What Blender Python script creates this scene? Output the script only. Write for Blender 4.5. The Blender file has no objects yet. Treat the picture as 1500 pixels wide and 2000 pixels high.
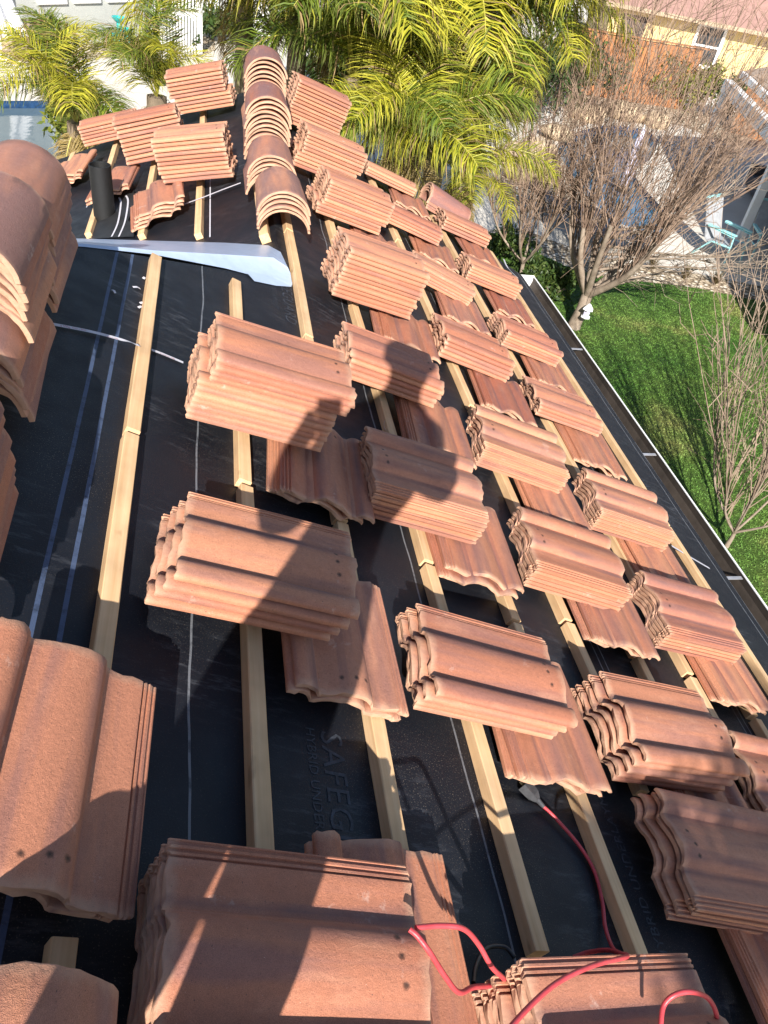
import bpy, bmesh, math, random
import numpy as np
from mathutils import Vector, Matrix
random.seed(7); rng = np.random.default_rng(7)
D = bpy.data
scene = bpy.context.scene
COL = scene.collection
rad = math.radians

# ------------------------------------------------------------------ camera
# roof frame: p = down the right slope, q = along the battens (world Y), w = off the slope
TH = rad(24.475); CT, ST, TT = math.cos(TH), math.sin(TH), math.tan(TH)
H = 1.328
CAM = np.array([H*ST, 0.0, H*CT])
CX = np.array([0.9754277, 0.00628551, 0.2202301])      # world X, Y, Z seen in camera axes (right, down, forward)
CY = np.array([-0.16164192, -0.65881327, 0.73473599])
CZ = np.array([0.1497087, -0.75228025, -0.64160871])
cam_d = D.cameras.new('camera'); cam = D.objects.new('camera', cam_d); COL.objects.link(cam)
M = Matrix(((CX[0], -CX[1], -CX[2]), (CY[0], -CY[1], -CY[2]), (CZ[0], -CZ[1], -CZ[2])))
cam.matrix_world = Matrix.Translation(Vector(CAM)) @ M.to_4x4()
cam_d.sensor_fit = 'VERTICAL'; cam_d.sensor_height = 36.0; cam_d.lens = 27.0
cam_d.clip_start = 0.05; cam_d.clip_end = 1000
scene.camera = cam
scene.render.resolution_x = 768; scene.render.resolution_y = 1024

# ------------------------------------------------------------------ world and sun
SUN_DIR = Vector((0.146, 0.825, -0.546)).normalized()
w = D.worlds.new('World'); scene.world = w; w.use_nodes = True
nt = w.node_tree
bg = nt.nodes['Background']
sky = nt.nodes.new('ShaderNodeTexSky'); sky.sky_type = 'NISHITA'; sky.sun_disc = False
sky.sun_elevation = math.asin(-SUN_DIR.z); sky.sun_rotation = math.atan2(-SUN_DIR.x, -SUN_DIR.y)
sky.air_density = 1.0; sky.dust_density = 0.6; sky.ozone_density = 1.2
nt.links.new(sky.outputs[0], bg.inputs[0]); bg.inputs[1].default_value = 0.085
sd = D.lights.new('sun', 'SUN'); sd.energy = 5.0; sd.angle = rad(0.5); sd.color = (1.0, 0.955, 0.885)
so = D.objects.new('sun', sd); COL.objects.link(so); so.rotation_euler = SUN_DIR.to_track_quat('-Z', 'Y').to_euler()
so.location = (-3, -8, 12)
scene.view_settings.view_transform = 'Standard'; scene.view_settings.look = 'None'
scene.view_settings.gamma = 1.0; scene.view_settings.exposure = 0.98

# ------------------------------------------------------------------ geometry helpers
def ray(x, y):
    r = np.array([x-750.0, y-1000.0, 1500.0]); return np.array([r@CX, r@CY, r@CZ])
def G(x, y, z):
    r = ray(x, y); return CAM + r*((z-CAM[2])/r[2])
PD = np.array([CT, 0, -ST]); NU = np.array([ST, 0, CT])
def R(p, q, w=0.0): return p*PD + np.array([0, q, 0]) + w*NU
def rpx(x, y, w=0.0):
    r = ray(x, y); k = (w-CAM@NU)/(r@NU); P = CAM+r*k
    return P@PD, P[1]
PR = 0.97                                                # ridge of the lower wing
R0 = R(PR, 0); LD = np.array([-CT, 0, -ST]); NL = np.array([-ST, 0, CT])
def L(s, q, w=0.0): return R0 + s*LD + w*NL + np.array([0, q, 0])
def lpx(x, y, w=0.0):
    r = ray(x, y); k = ((R0-CAM)@NL+w)/(r@NL); P = CAM+r*k
    return (P-R0)@LD, P[1]
def onplane(x, y, O, n):
    r = ray(x, y); return CAM + r*(((np.array(O)-CAM)@n)/(r@n))

class MB:
    def __init__(s): s.v = []; s.f = []; s.m = []; s.uv = None
    def add(s, vs, fs, mi=0):
        o = len(s.v); s.v += [tuple(float(c) for c in v) for v in vs]; s.f += [tuple(i+o for i in f) for f in fs]; s.m += [mi]*len(fs)
    def frame_box(s, O, ex, ey, ez, mi=0):
        O = np.array(O, float); ex, ey, ez = map(lambda a: np.array(a, float), (ex, ey, ez))
        vs = [O, O+ex, O+ex+ey, O+ey, O+ez, O+ex+ez, O+ex+ey+ez, O+ey+ez]
        s.add(vs, [(3,2,1,0),(4,5,6,7),(0,1,5,4),(1,2,6,5),(2,3,7,6),(3,0,4,7)], mi)
    def box(s, x0, x1, y0, y1, z0, z1, mi=0):
        s.frame_box((x0,y0,z0), (x1-x0,0,0), (0,y1-y0,0), (0,0,z1-z0), mi)
    def cbox(s, c, sx, sy, sz, rz=0, mi=0):
        a, b = math.cos(rz), math.sin(rz)
        ex = np.array([a*sx, b*sx, 0]); ey = np.array([-b*sy, a*sy, 0]); ez = np.array([0,0,sz])
        s.frame_box(np.array(c)-ex/2-ey/2-ez/2, ex, ey, ez, mi)
    def tube(s, pts, r, n=6, mi=0, cap=True):
        pts = [np.array(p, float) for p in pts]; m = len(pts)
        rs = r if hasattr(r, '__len__') else [r]*m
        rings = []; prev = None
        for i in range(m):
            t = pts[min(i+1, m-1)]-pts[max(i-1, 0)]; t = t/(np.linalg.norm(t)+1e-9)
            if prev is None:
                a = np.array([0,0,1.]) if abs(t[2]) < .9 else np.array([1.,0,0]); u = np.cross(t, a)
            else: u = prev-t*(prev@t)
            u = u/(np.linalg.norm(u)+1e-9); v = np.cross(t, u); prev = u
            rings.append([pts[i]+rs[i]*(math.cos(2*math.pi*k/n)*u+math.sin(2*math.pi*k/n)*v) for k in range(n)])
        vs = [p for g in rings for p in g]
        fs = [(i*n+k, i*n+(k+1)%n, (i+1)*n+(k+1)%n, (i+1)*n+k) for i in range(m-1) for k in range(n)]
        if cap: fs += [tuple(range(n-1, -1, -1)), tuple((m-1)*n+k for k in range(n))]
        s.add(vs, fs, mi)
    def lathe(s, prof, c=(0,0,0), n=24, mi=0):
        c = np.array(c, float)
        vs = [c+np.array([r*math.cos(2*math.pi*k/n), r*math.sin(2*math.pi*k/n), z]) for r, z in prof for k in range(n)]
        fs = [(i*n+k, i*n+(k+1)%n, (i+1)*n+(k+1)%n, (i+1)*n+k) for i in range(len(prof)-1) for k in range(n)]
        s.add(vs, fs, mi)
    def poly(s, pts, mi=0): s.add(pts, [tuple(range(len(pts)))], mi)
    def mesh(s, name, mats, smooth=None):
        me = D.meshes.new(name); me.from_pydata(s.v, [], s.f); 
        for m in (mats if isinstance(mats, (list, tuple)) else [mats]): me.materials.append(m)
        if any(s.m): me.polygons.foreach_set('material_index', s.m)
        if smooth is not None:
            me.polygons.foreach_set('use_smooth', [True]*len(me.polygons)); me.set_sharp_from_angle(angle=rad(smooth))
        me.update(); return me
    def build(s, name, mats, parent=None, smooth=None, **kw):
        return link(name, s.mesh(name, mats, smooth), parent, **kw)

def link(name, data, parent=None, loc=None, mat=None, **kw):
    o = D.objects.new(name, data); COL.objects.link(o)
    if parent: o.parent = parent
    if mat is not None: o.matrix_basis = mat
    elif loc is not None: o.location = loc
    for k, v in kw.items(): o[k] = v
    return o
def thing(name, label, cat, loc=(0,0,0), rz=0, group=None):
    o = D.objects.new(name, None); COL.objects.link(o); o.location = loc; o.rotation_euler = (0,0,rz)
    o.empty_display_size = .1; o['kind'] = 'thing'
    o['label'] = label; o['category'] = cat
    if group: o['group'] = group
    return o
def tag(o, label, cat, group=None):
    o['kind'] = 'thing'; o['label'] = label; o['category'] = cat
    if group: o['group'] = group
    return o
def frame(O, ex, ey, ez):
    m = Matrix.Identity(4)
    for i, a in enumerate((ex, ey, ez)):
        for j in range(3): m[j][i] = a[j]
    for j in range(3): m[j][3] = O[j]
    return m
def unit(a): a = np.array(a, float); return a/np.linalg.norm(a)

# ------------------------------------------------------------------ materials
class N:
    def __init__(s, name):
        s.m = D.materials.new(name); s.m.use_nodes = True; s.t = s.m.node_tree; s.b = s.t.nodes['Principled BSDF']
    def n(s, typ, **kw):
        x = s.t.nodes.new('ShaderNode'+typ)
        for k, v in kw.items(): setattr(x, k, v)
        return x
    def l(s, a, b): s.t.links.new(a, b)
    def coord(s, kind='Object', scale=(1,1,1), loc=(0,0,0)):
        c = s.n('TexCoord'); mp = s.n('Mapping'); s.l(c.outputs[kind], mp.inputs[0])
        mp.inputs['Scale'].default_value = scale; mp.inputs['Location'].default_value = loc; return mp.outputs[0]
    def noise(s, vec, scale=5, detail=3, rough=.5, w=None):
        x = s.n('TexNoise'); x.inputs['Scale'].default_value = scale; x.inputs['Detail'].default_value = detail
        x.inputs['Roughness'].default_value = rough
        if w is not None: x.noise_dimensions = '4D'; s.l(w, x.inputs['W'])
        s.l(vec, x.inputs['Vector']); return x.outputs['Fac']
    def ramp(s, fac, stops, interp='LINEAR'):
        r = s.n('ValToRGB'); r.color_ramp.interpolation = interp; e = r.color_ramp.elements
        while len(e) < len(stops): e.new(.5)
        for i, (p, c) in enumerate(stops):
            e[i].position = p; e[i].color = (*c, 1) if len(c) == 3 else c
        s.l(fac, r.inputs[0]); return r.outputs[0]
    def mix(s, f, a, b, mode='MIX'):
        x = s.n('MixRGB', blend_type=mode)
        for i, v in enumerate((f, a, b)):
            if isinstance(v, (int, float)): x.inputs[i].default_value = v if i == 0 else (v, v, v, 1)
            elif isinstance(v, tuple): x.inputs[i].default_value = (*v, 1)
            else: s.l(v, x.inputs[i])
        return x.outputs[0]
    def math(s, op, a, b=None, c=None):
        x = s.n('Math', operation=op)
        for i, v in enumerate((a, b, c)):
            if v is None: continue
            if isinstance(v, (int, float)): x.inputs[i].default_value = v
            else: s.l(v, x.inputs[i])
        return x.outputs[0]
    def bump(s, h, strength=.3, dist=.002, normal=None):
        x = s.n('Bump'); x.inputs['Strength'].default_value = strength; x.inputs['Distance'].default_value = dist
        s.l(h, x.inputs['Height'])
        if normal is not None: s.l(normal, x.inputs['Normal'])
        s.l(x.outputs[0], s.b.inputs['Normal']); return x.outputs[0]
    def set(s, col=None, rough=None, metal=None, spec=None):
        if col is not None:
            if isinstance(col, tuple): s.b.inputs['Base Color'].default_value = (*col, 1)
            else: s.l(col, s.b.inputs['Base Color'])
        if rough is not None:
            if isinstance(rough, (int, float)): s.b.inputs['Roughness'].default_value = rough
            else: s.l(rough, s.b.inputs['Roughness'])
        if metal is not None: s.b.inputs['Metallic'].default_value = metal
        if spec is not None: s.b.inputs['Specular IOR Level'].default_value = spec
        return s.m

def simple(name, col, rough=.6, metal=0, var=.15, scale=8, bump=0, spec=.5, coord='Object'):
    a = N(name); v = a.coord(coord)
    f = a.noise(v, scale, 4, .6)
    c = a.mix(1.0, col, a.ramp(f, [(.3, (1-var,)*3), (.7, (1+var,)*3)]), 'MULTIPLY')
    a.set(c, rough, metal, spec)
    if bump: a.bump(a.noise(v, scale*8, 3), bump, .004)
    return a.m

def tile_material(name, holes=True, ridge=False):
    a = N(name); v = a.coord('Object')
    oi = a.n('ObjectInfo'); rnd = oi.outputs['Random']
    wv = a.math('MULTIPLY', rnd, 37.0)
    base = a.ramp(rnd, [(0, (.50,.215,.118)), (.22, (.40,.150,.084)), (.42, (.545,.250,.140)), (.62, (.445,.175,.098)), (.8, (.50,.222,.132)), (1, (.36,.122,.072))])
    # flash streaks that run along the tile
    vs = a.coord('Object', (2.2, 22, 22) if not ridge else (1.2, 9, 9))
    st = a.noise(vs, 1.0, 3, .55, wv)
    stm = a.ramp(st, [(.47, (0,0,0)), (.63, (1,1,1))] if not ridge else [(.36, (0,0,0)), (.56, (1,1,1))])
    c = a.mix(a.math('MULTIPLY', stm, .50 if not ridge else .70), base, (.190,.098,.095) if not ridge else (.170,.105,.110))
    st2 = a.noise(a.coord('Object', (4, 14, 14)), 1.3, 4, .6, a.math('ADD', wv, 5.0))
    c = a.mix(a.math('MULTIPLY', a.ramp(st2, [(.55, (0,0,0)), (.75, (1,1,1))]), .45), c, (.60,.30,.185))
    # sand grains and pits
    g = a.noise(v, 900, 2, .6); c = a.mix(1, c, a.ramp(g, [(.3, (.68,)*3), (.5, (1.0,)*3), (.72, (1.30,)*3)]), 'MULTIPLY')
    gm = a.noise(v, 70, 4, .7, wv); c = a.mix(1, c, a.ramp(gm, [(.3, (.90,)*3), (.5, (1.0,)*3), (.7, (1.07,)*3)]), 'MULTIPLY')
    gp = a.noise(v, 330, 2, .5, wv)
    c = a.mix(a.ramp(gp, [(.275, (1,1,1)), (.325, (0,0,0))]), c, (.10,.05,.04))
    c = a.mix(a.ramp(gp, [(.735, (0,0,0)), (.79, (.8,.8,.8))]), c, (.70,.55,.45))
    # efflorescence and scuffs
    ef = a.noise(v, 11, 5, .75, a.math('ADD', wv, 11.0))
    c = a.mix(a.ramp(ef, [(.62, (0,0,0)), (.76, (.6,.6,.6))]), c, (.72,.58,.50))
    hgt = a.mix(.5, g, a.noise(v, 160, 3, .6))
    # raw sandy broken ends
    sx = a.n('SeparateXYZ'); tc = a.n('TexCoord'); a.l(tc.outputs['Object'], sx.inputs[0])
    X, Y = sx.outputs[0], sx.outputs[1]
    gn = a.n('SeparateXYZ'); a.l(tc.outputs['Normal'], gn.inputs[0])
    endf = a.ramp(a.math('ABSOLUTE', gn.outputs[0]), [(.55, (0,0,0)), (.8, (1,1,1))])
    c = a.mix(a.math('MULTIPLY', endf, .8), c, (.40,.215,.130))
    edge = a.math('MINIMUM', X, a.math('SUBTRACT', .435, X))
    en = a.math('ADD', edge, a.math('MULTIPLY', a.math('SUBTRACT', a.noise(v, 60, 3), .5), .022))
    c = a.mix(a.math('MULTIPLY', a.ramp(en, [(.0, (1,1,1)), (.022, (0,0,0))]), .6), c, (.58,.35,.23))
    if holes:
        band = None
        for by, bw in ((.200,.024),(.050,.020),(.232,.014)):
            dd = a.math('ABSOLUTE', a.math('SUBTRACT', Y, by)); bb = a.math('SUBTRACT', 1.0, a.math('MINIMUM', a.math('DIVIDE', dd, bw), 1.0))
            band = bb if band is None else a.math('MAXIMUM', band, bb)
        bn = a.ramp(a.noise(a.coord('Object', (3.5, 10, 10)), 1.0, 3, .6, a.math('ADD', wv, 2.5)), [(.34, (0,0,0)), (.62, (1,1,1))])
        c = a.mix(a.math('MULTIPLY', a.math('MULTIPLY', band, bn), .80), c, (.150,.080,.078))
        hf = None
        for hx, hy in ((.388, .125), (.383, .165), (.381, .195)):
            dx = a.math('SUBTRACT', X, hx); dy = a.math('SUBTRACT', Y, hy)
            dn = a.math('ADD', a.math('SQRT', a.math('ADD', a.math('MULTIPLY', dx, dx), a.math('MULTIPLY', dy, dy))),
                        a.math('MULTIPLY', a.math('SUBTRACT', a.noise(v, 200, 3, .7, wv), .5), .0085))
            hf = dn if hf is None else a.math('MINIMUM', hf, dn)
        hm = a.ramp(hf, [(.0036, (1,1,1)), (.0046, (0,0,0))])
        c = a.mix(hm, c, (.03,.015,.01))
        hgt = a.mix(hm, hgt, 0.0)
    a.set(c, a.ramp(a.noise(v, 30, 3), [(.3, (.58,)*3), (.7, (.80,)*3)]), 0, .45)
    a.bump(a.mix(.35, hgt, a.noise(v, 110, 4, .75)), .95, .0035)
    return a.m
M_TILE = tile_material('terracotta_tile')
M_RIDGE = tile_material('terracotta_ridge', False, True)

def wood_material(name, c1, c2, sc=(2, 60, 60), coord='Object'):
    a = N(name); v = a.coord(coord, sc); wv = a.math('MULTIPLY', a.n('ObjectInfo').outputs['Random'], 31.0)
    f = a.noise(v, 1.0, 5, .6, wv)
    c = a.ramp(f, [(.25, c1), (.5, tuple((x+y)/2 for x, y in zip(c1, c2))), (.75, c2)])
    kn = a.noise(a.coord(coord, (9, 22, 22)), 1.0, 2, .5, wv)
    c = a.mix(a.math('MULTIPLY', a.ramp(kn, [(.68, (0,0,0)), (.76, (1,1,1))]), .6), c, tuple(x*.5 for x in c1))
    c = a.mix(1, c, a.ramp(a.noise(a.coord(coord), 6, 3, .6, wv), [(.3, (.78,.76,.72)), (.7, (1.1,1.08,1.02))]), 'MULTIPLY')
    a.set(c, .75, 0, .3); a.bump(f, .4, .002); return a.m
M_WOOD = wood_material('pine_batten', (.60,.365,.185), (.80,.565,.345))
M_FENCEWOOD = wood_material('redwood_fence', (.30,.125,.055), (.42,.19,.085), (8, 8, 1.5))
M_CHAIRWOOD = wood_material('brown_wood', (.14,.07,.04), (.22,.12,.07))

def felt_material():
    a = N('black_felt')
    uv = a.n('UVMap'); uv.uv_map = 'pq'
    sx = a.n('SeparateXYZ'); a.l(uv.outputs[0], sx.inputs[0]); P, Q = sx.outputs[0], sx.outputs[1]
    vv = uv.outputs[0]
    f1 = a.noise(vv, 3.0, 5, .65)
    c = a.ramp(f1, [(.3, (.0036,.0047,.0085)), (.55, (.0062,.0077,.0122)), (.8, (.0115,.0130,.0175))])
    # dusty scuffs
    mpd = a.n('Mapping'); a.l(vv, mpd.inputs[0]); mpd.inputs['Rotation'].default_value = (0,0,.6); mpd.inputs['Scale'].default_value = (5, 22, 1)
    sc = a.noise(mpd.outputs[0], 1.6, 6, .75)
    pm = a.ramp(a.noise(vv, 2.1, 2), [(.47, (0,0,0)), (.64, (1,1,1))])
    c = a.mix(a.math('MULTIPLY', a.math('MULTIPLY', a.ramp(sc, [(.52, (0,0,0)), (.72, (1,1,1))]), pm), .62), c, (.13,.135,.15))
    dust = a.noise(vv, 260, 3, .65)
    pm2 = a.ramp(a.noise(vv, 1.7, 2), [(.45, (.15,)*3), (.65, (1,)*3)])
    c = a.mix(a.math('MULTIPLY', a.ramp(dust, [(.60, (0,0,0)), (.68, (1,1,1))]), a.math('MULTIPLY', pm2, .7)), c, (.26,.21,.16))
    # printed lay lines
    wob = a.math('MULTIPLY', a.math('SUBTRACT', a.noise(vv, 2.2, 2), .5), .035)
    brk = a.ramp(a.noise(vv, 26, 3, .7), [(.3, (.35,)*3), (.5, (1,)*3)])
    tot = None
    for p0, hw in ((.213,.0055),(.270,.0055),(.560,.0028),(1.318,.0032),(1.362,.0032),(2.13,.0028),(2.165,.0028),(2.90,.003),(2.935,.003),(3.64,.0035),(3.70,.0035)):
        d = a.math('ABSOLUTE', a.math('SUBTRACT', a.math('ADD', P, wob if p0 > .5 else a.math('MULTIPLY', wob, .2)), p0))
        m = a.math('LESS_THAN', d, hw); tot = m if tot is None else a.math('MAXIMUM', tot, m)
    lc = a.mix(a.math('LESS_THAN', P, .4), (.27,.28,.30), (.10,.145,.26))
    c = a.mix(a.math('MULTIPLY', tot, a.math('MULTIPLY', brk, .55)), c, lc)
    a.set(c, a.ramp(a.noise(vv, 9, 4), [(.3, (.46,)*3), (.7, (.64,)*3)]), 0, .36)
    cr = a.noise(vv, 6, 3, .5)
    a.bump(a.mix(.35, cr, dust), .35, .006)
    return a.m
M_FELT = felt_material()
M_FELT_PLAIN = simple('plain_felt', (.016,.016,.017), .6, 0, .35, 12, .3)
M_PIPE = simple('black_pipe', (.006,.006,.006), .6, 0, .3, 40, .5)
M_PRINT = simple('grey_print', (.030,.035,.046), .7, 0, .7, 40)
M_FLASH = simple('galvanised_metal', (.44,.53,.68), .42, .15, .08, 14, .03)  # blue of the reflected sky is put into the metal's base colour
M_WHITEMETAL = simple('white_metal', (.80,.79,.77), .45, 0, .06, 6)
M_HANGER = simple('hanger_metal', (.36,.36,.38), .4, .3, .2, 20)
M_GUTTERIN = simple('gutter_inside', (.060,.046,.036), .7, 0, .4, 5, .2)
M_FASCIA = simple('fascia_paint', (.55,.50,.42), .6)
M_STRAP = simple('strap_white', (.56,.54,.58), .5, 0, .08, 30)
M_REDINK = simple('red_ink', (.45,.08,.10), .6)
M_CORD = simple('red_cord', (.50,.055,.065), .42, 0, .18, 40, .1)
M_BLACKPLASTIC = simple('black_plastic', (.015,.015,.016), .4, 0, .3, 40)
M_BRASS = simple('prong_metal', (.6,.5,.3), .3, 1)
M_STUCCO = simple('grey_stucco', (.42,.43,.40), .9, 0, .06, 3, .15)
M_YELLOW = simple('yellow_stucco', (.62,.47,.22), .9, 0, .06, 2, .15)
M_BEIGE = simple('beige_stucco', (.34,.30,.24), .9, 0, .08, 2, .15)
M_WHITE = simple('white_paint', (.78,.77,.75), .55, 0, .04, 5)
M_GLASS = simple('dark_glass', (.03,.035,.04), .08, 0, .3, 2)
M_GLASSR = simple('warm_glass', (.16,.10,.08), .12, 0, .3, 2)
M_TEAL = simple('teal_glaze', (.03,.34,.33), .2, 0, .2, 8)
M_COVER = simple('tan_cover', (.30,.225,.18), .85, 0, .2, 6, .3)
M_CLOTH = simple('white_cloth', (.82,.81,.82), .8, 0, .04, 4)
M_LILAC = simple('lilac_cloth', (.50,.48,.60), .8, 0, .06, 8)
M_DARKFAB = simple('dark_sling', (.055,.058,.072), .6, 0, .25, 14)
M_GREYFAB = simple('grey_sling', (.33,.34,.36), .7, 0, .12, 14)
M_TURQ = simple('turquoise_frame', (.30,.62,.64), .4, 0, .08, 6)
M_SHINGLE = simple('pink_roof', (.33,.19,.155), .85, 0, .15, 3, .4)
M_TANROOF = simple('tan_roof', (.36,.27,.20), .85, 0, .2, 3, .4)
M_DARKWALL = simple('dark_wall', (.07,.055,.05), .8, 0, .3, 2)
M_ROCK = simple('tan_rock', (.45,.34,.22), .9, 0, .35, 3, .6)
M_POOLTILE = simple('blue_pool_tile', (.02,.055,.13), .2, 0, .35, 12)
M_JEANS = simple('denim', (.05,.07,.12), .9); M_SHIRT = simple('grey_shirt', (.2,.2,.21), .9); M_SKIN = simple('skin', (.45,.25,.17), .6)
M_HAIR = simple('dark_hair', (.03,.02,.015), .6)

def concrete(name, c1, c2, joint=None):
    a = N(name); v = a.coord('Object')
    f = a.noise(v, .7, 5, .6); c = a.ramp(f, [(.3, c1), (.7, c2)])
    c = a.mix(1, c, a.ramp(a.noise(v, 60, 2), [(.3, (.93,)*3), (.7, (1.05,)*3)]), 'MULTIPLY')
    if joint:
        b = a.n('TexBrick'); a.l(v, b.inputs['Vector']); b.offset = 0
        b.inputs['Scale'].default_value = 1; b.inputs['Brick Width'].default_value = joint; b.inputs['Row Height'].default_value = joint
        b.inputs['Mortar Size'].default_value = .012; b.inputs['Mortar Smooth'].default_value = 0
        c = a.mix(b.outputs['Fac'], c, tuple(x*.72 for x in c1))
    a.set(c, .85); a.bump(a.noise(v, 90, 3), .2, .004); return a.m
M_PATIO = concrete('pale_concrete', (.56,.51,.44), (.66,.61,.53), 3.0)
M_GROUND = simple('bare_earth', (.30,.24,.17), .95, 0, .25, 1.5, .3)
def gravel_material():
    a = N('gravel'); v = a.coord('Object')
    vo = a.n('TexVoronoi'); vo.inputs['Scale'].default_value = 13; a.l(v, vo.inputs['Vector'])
    hs = a.n('SeparateXYZ'); a.l(vo.outputs['Color'], hs.inputs[0])
    c = a.ramp(hs.outputs[0], [(0, (.30,.22,.14)), (.35, (.52,.42,.29)), (.7, (.66,.55,.40)), (1, (.80,.74,.64))])
    c = a.mix(a.ramp(vo.outputs['Distance'], [(.35, (0,0,0)), (.65, (1,1,1))]), c, (.14,.10,.06))
    a.set(c, .9); b = a.bump(vo.outputs['Distance'], -.8, .02); return a.m
M_GRAVEL = gravel_material()
def lawn_material(name, blades):
    a = N(name); v = a.coord('Object')
    big = a.noise(v, .55, 4, .6)
    c = a.ramp(big, [(.34, (.060,.155,.026)), (.54, (.110,.205,.040)), (.68, (.26,.285,.095))])
    c = a.mix(1, c, a.ramp(a.noise(v, 14, 3, .7), [(.3, (.62,.66,.6)), (.7, (1.35,1.28,1.2))]), 'MULTIPLY')
    if not blades: c = a.mix(1, c, (.60,.55,.5), 'MULTIPLY'); a.bump(a.noise(v, 60, 3), .8, .03)
    a.set(c, .7, 0, .25)
    if blades: a.b.inputs['Transmission Weight'].default_value = 0
    return a.m
M_LAWN = lawn_material('lawn_soil', False); M_BLADE = lawn_material('grass_blades', True)
def water_material():
    a = N('pool_water'); v = a.coord('Object')
    f = a.noise(v, 1.3, 3); a.set(a.ramp(f, [(.3, (.035,.105,.18)), (.7, (.06,.16,.25))]), .06, 0, .5)
    a.bump(a.noise(v, 7, 3, .5), .12, .05); return a.m
M_WATER = water_material()
def water2():
    a = N('grey_pool_water'); v = a.coord('Object')
    a.set(a.ramp(a.noise(v, .8, 3), [(.3, (.075,.115,.14)), (.7, (.12,.165,.19))]), .08, 0, .3)
    a.bump(a.noise(v, 5, 2, .5), .10, .04); return a.m
M_WATER2 = water2()

def leaf_material(name, stops, tr=.25):
    a = N(name); v = a.coord('Object'); at = a.n('Attribute'); at.attribute_name = 'tone'
    sp = a.n('SeparateXYZ'); a.l(at.outputs['Vector'], sp.inputs[0])
    oi = a.n('ObjectInfo').outputs['Random']
    f = a.math('ADD', a.math('MULTIPLY', sp.outputs[0], .75), a.math('MULTIPLY', oi, .25))
    c = a.ramp(f, stops)
    c = a.mix(sp.outputs[1], c, (.34,.235,.11))
    a.set(c, .5, 0, .35)
    tl = a.n('BsdfTranslucent'); a.l(c, tl.inputs[0]); mx = a.n('MixShader'); mx.inputs[0].default_value = tr
    a.l(a.b.outputs[0], mx.inputs[1]); a.l(tl.outputs[0], mx.inputs[2])
    a.l(mx.outputs[0], a.t.nodes['Material Output'].inputs[0]); return a.m
M_PALM = leaf_material('palm_leaf', [(0, (.06,.10,.012)), (.22, (.16,.20,.016)), (.45, (.37,.36,.03)), (1, (.66,.58,.055))], .35)
M_PALMG = leaf_material('green_palm_leaf', [(0, (.035,.065,.010)), (.3, (.075,.125,.016)), (.6, (.15,.205,.022)), (1, (.40,.38,.03))], .3)
M_LEAF = leaf_material('shrub_leaf', [(0, (.02,.045,.012)), (.5, (.05,.09,.02)), (1, (.11,.14,.03))])
M_LEAFY = leaf_material('yellow_shrub_leaf', [(0, (.05,.08,.012)), (.5, (.12,.15,.02)), (1, (.30,.28,.04))])
M_DRY = leaf_material('dry_grass_leaf', [(0, (.16,.12,.06)), (1, (.34,.27,.15))])
M_PALMTRUNK = simple('palm_trunk', (.20,.15,.10), .9, 0, .35, 9, .6)
M_RACHIS = simple('palm_rachis', (.36,.33,.06), .55, 0, .2, 6)
def bark(name, c1, c2):
    a = N(name); v = a.coord('Object'); a.set(a.ramp(a.noise(v, 7, 5, .65), [(.3, c1), (.7, c2)]), .85, 0, .3)
    a.bump(a.noise(v, 50, 3), .4, .006); return a.m
M_BARK = bark('grey_bark', (.15,.11,.08), (.33,.265,.205)); M_TWIG = bark('brown_twig', (.095,.055,.038), (.36,.255,.185))
M_TWIG2 = bark('pale_twig', (.13,.085,.06), (.36,.27,.20))

# ------------------------------------------------------------------ ground, paving, water
ZG = -3.9
def sheet(name, pts, z, m, kind='structure'):
    b = MB(); b.poly([(p[0], p[1], z) for p in pts]); o = b.build(name, m, kind=kind)
    me = o.data
    if me.polygons[0].normal.z < 0: me.flip_normals()
    return o
def gpoly(px, z): return [G(x, y, z)[:2] for x, y in px]
sheet('ground', [(-150,-150),(150,-150),(150,250),(-150,250)], ZG-.95, M_GROUND)
POOLR = gpoly([(1078,300),(1108,262),(1200,240),(1290,262),(1275,310),(1245,325),(1240,350),(1275,385),(1325,445),(1290,457),(1215,442),(1168,405),(1128,360)], ZG)
POOLL = gpoly([(-140,199),(60,196),(150,199),(230,240),(290,340),(-140,355)], ZG)
def smooth_poly(pts, it=2):
    for _ in range(it):
        out = []
        for i in range(len(pts)):
            a, b = np.array(pts[i]), np.array(pts[(i+1) % len(pts)])
            out += [a*.75+b*.25, a*.25+b*.75]
        pts = out
    return pts
POOLR = smooth_poly(POOLR, 1); POOLL = smooth_poly(POOLL, 1)
def deck_with_hole(name, outer, hole, z, m):
    bm = bmesh.new()
    vo = [bm.verts.new((p[0], p[1], z)) for p in outer]; vh = [bm.verts.new((p[0], p[1], z)) for p in hole]
    ed = [bm.edges.new((l[i], l[(i+1) % len(l)])) for l in (vo, vh) for i in range(len(l))]
    bmesh.ops.triangle_fill(bm, use_beauty=True, use_dissolve=False, edges=ed, normal=(0,0,1))
    me = D.meshes.new(name); bm.to_mesh(me); bm.free(); me.materials.append(m)
    if len(me.polygons) and me.polygons[0].normal.z < 0: me.flip_normals()
    return link(name, me, kind='structure')
deck_with_hole('patio', [(4.6,9.5),(60,9.5),(60,75),(4.6,75)], POOLR, ZG, M_PATIO)
deck_with_hole('pool_deck', [(-40,8),(4.597,8),(4.597,75),(-40,75)], POOLL, ZG, M_PATIO)
def pool(pts, wname, wm):
    sheet(wname, pts, ZG-.15, wm)
    b = MB(); n = len(pts)
    vs = [(p[0], p[1], ZG-.002) for p in pts]+[(p[0], p[1], ZG-.8) for p in pts]
    b.add(vs, [(i, (i+1) % n, n+(i+1) % n, n+i) for i in range(n)]); b.build('pool_wall', M_POOLTILE, kind='structure')
pool(POOLR, 'pool_water', M_WATER); pool(POOLL, 'pool_water', M_WATER2)
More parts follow.
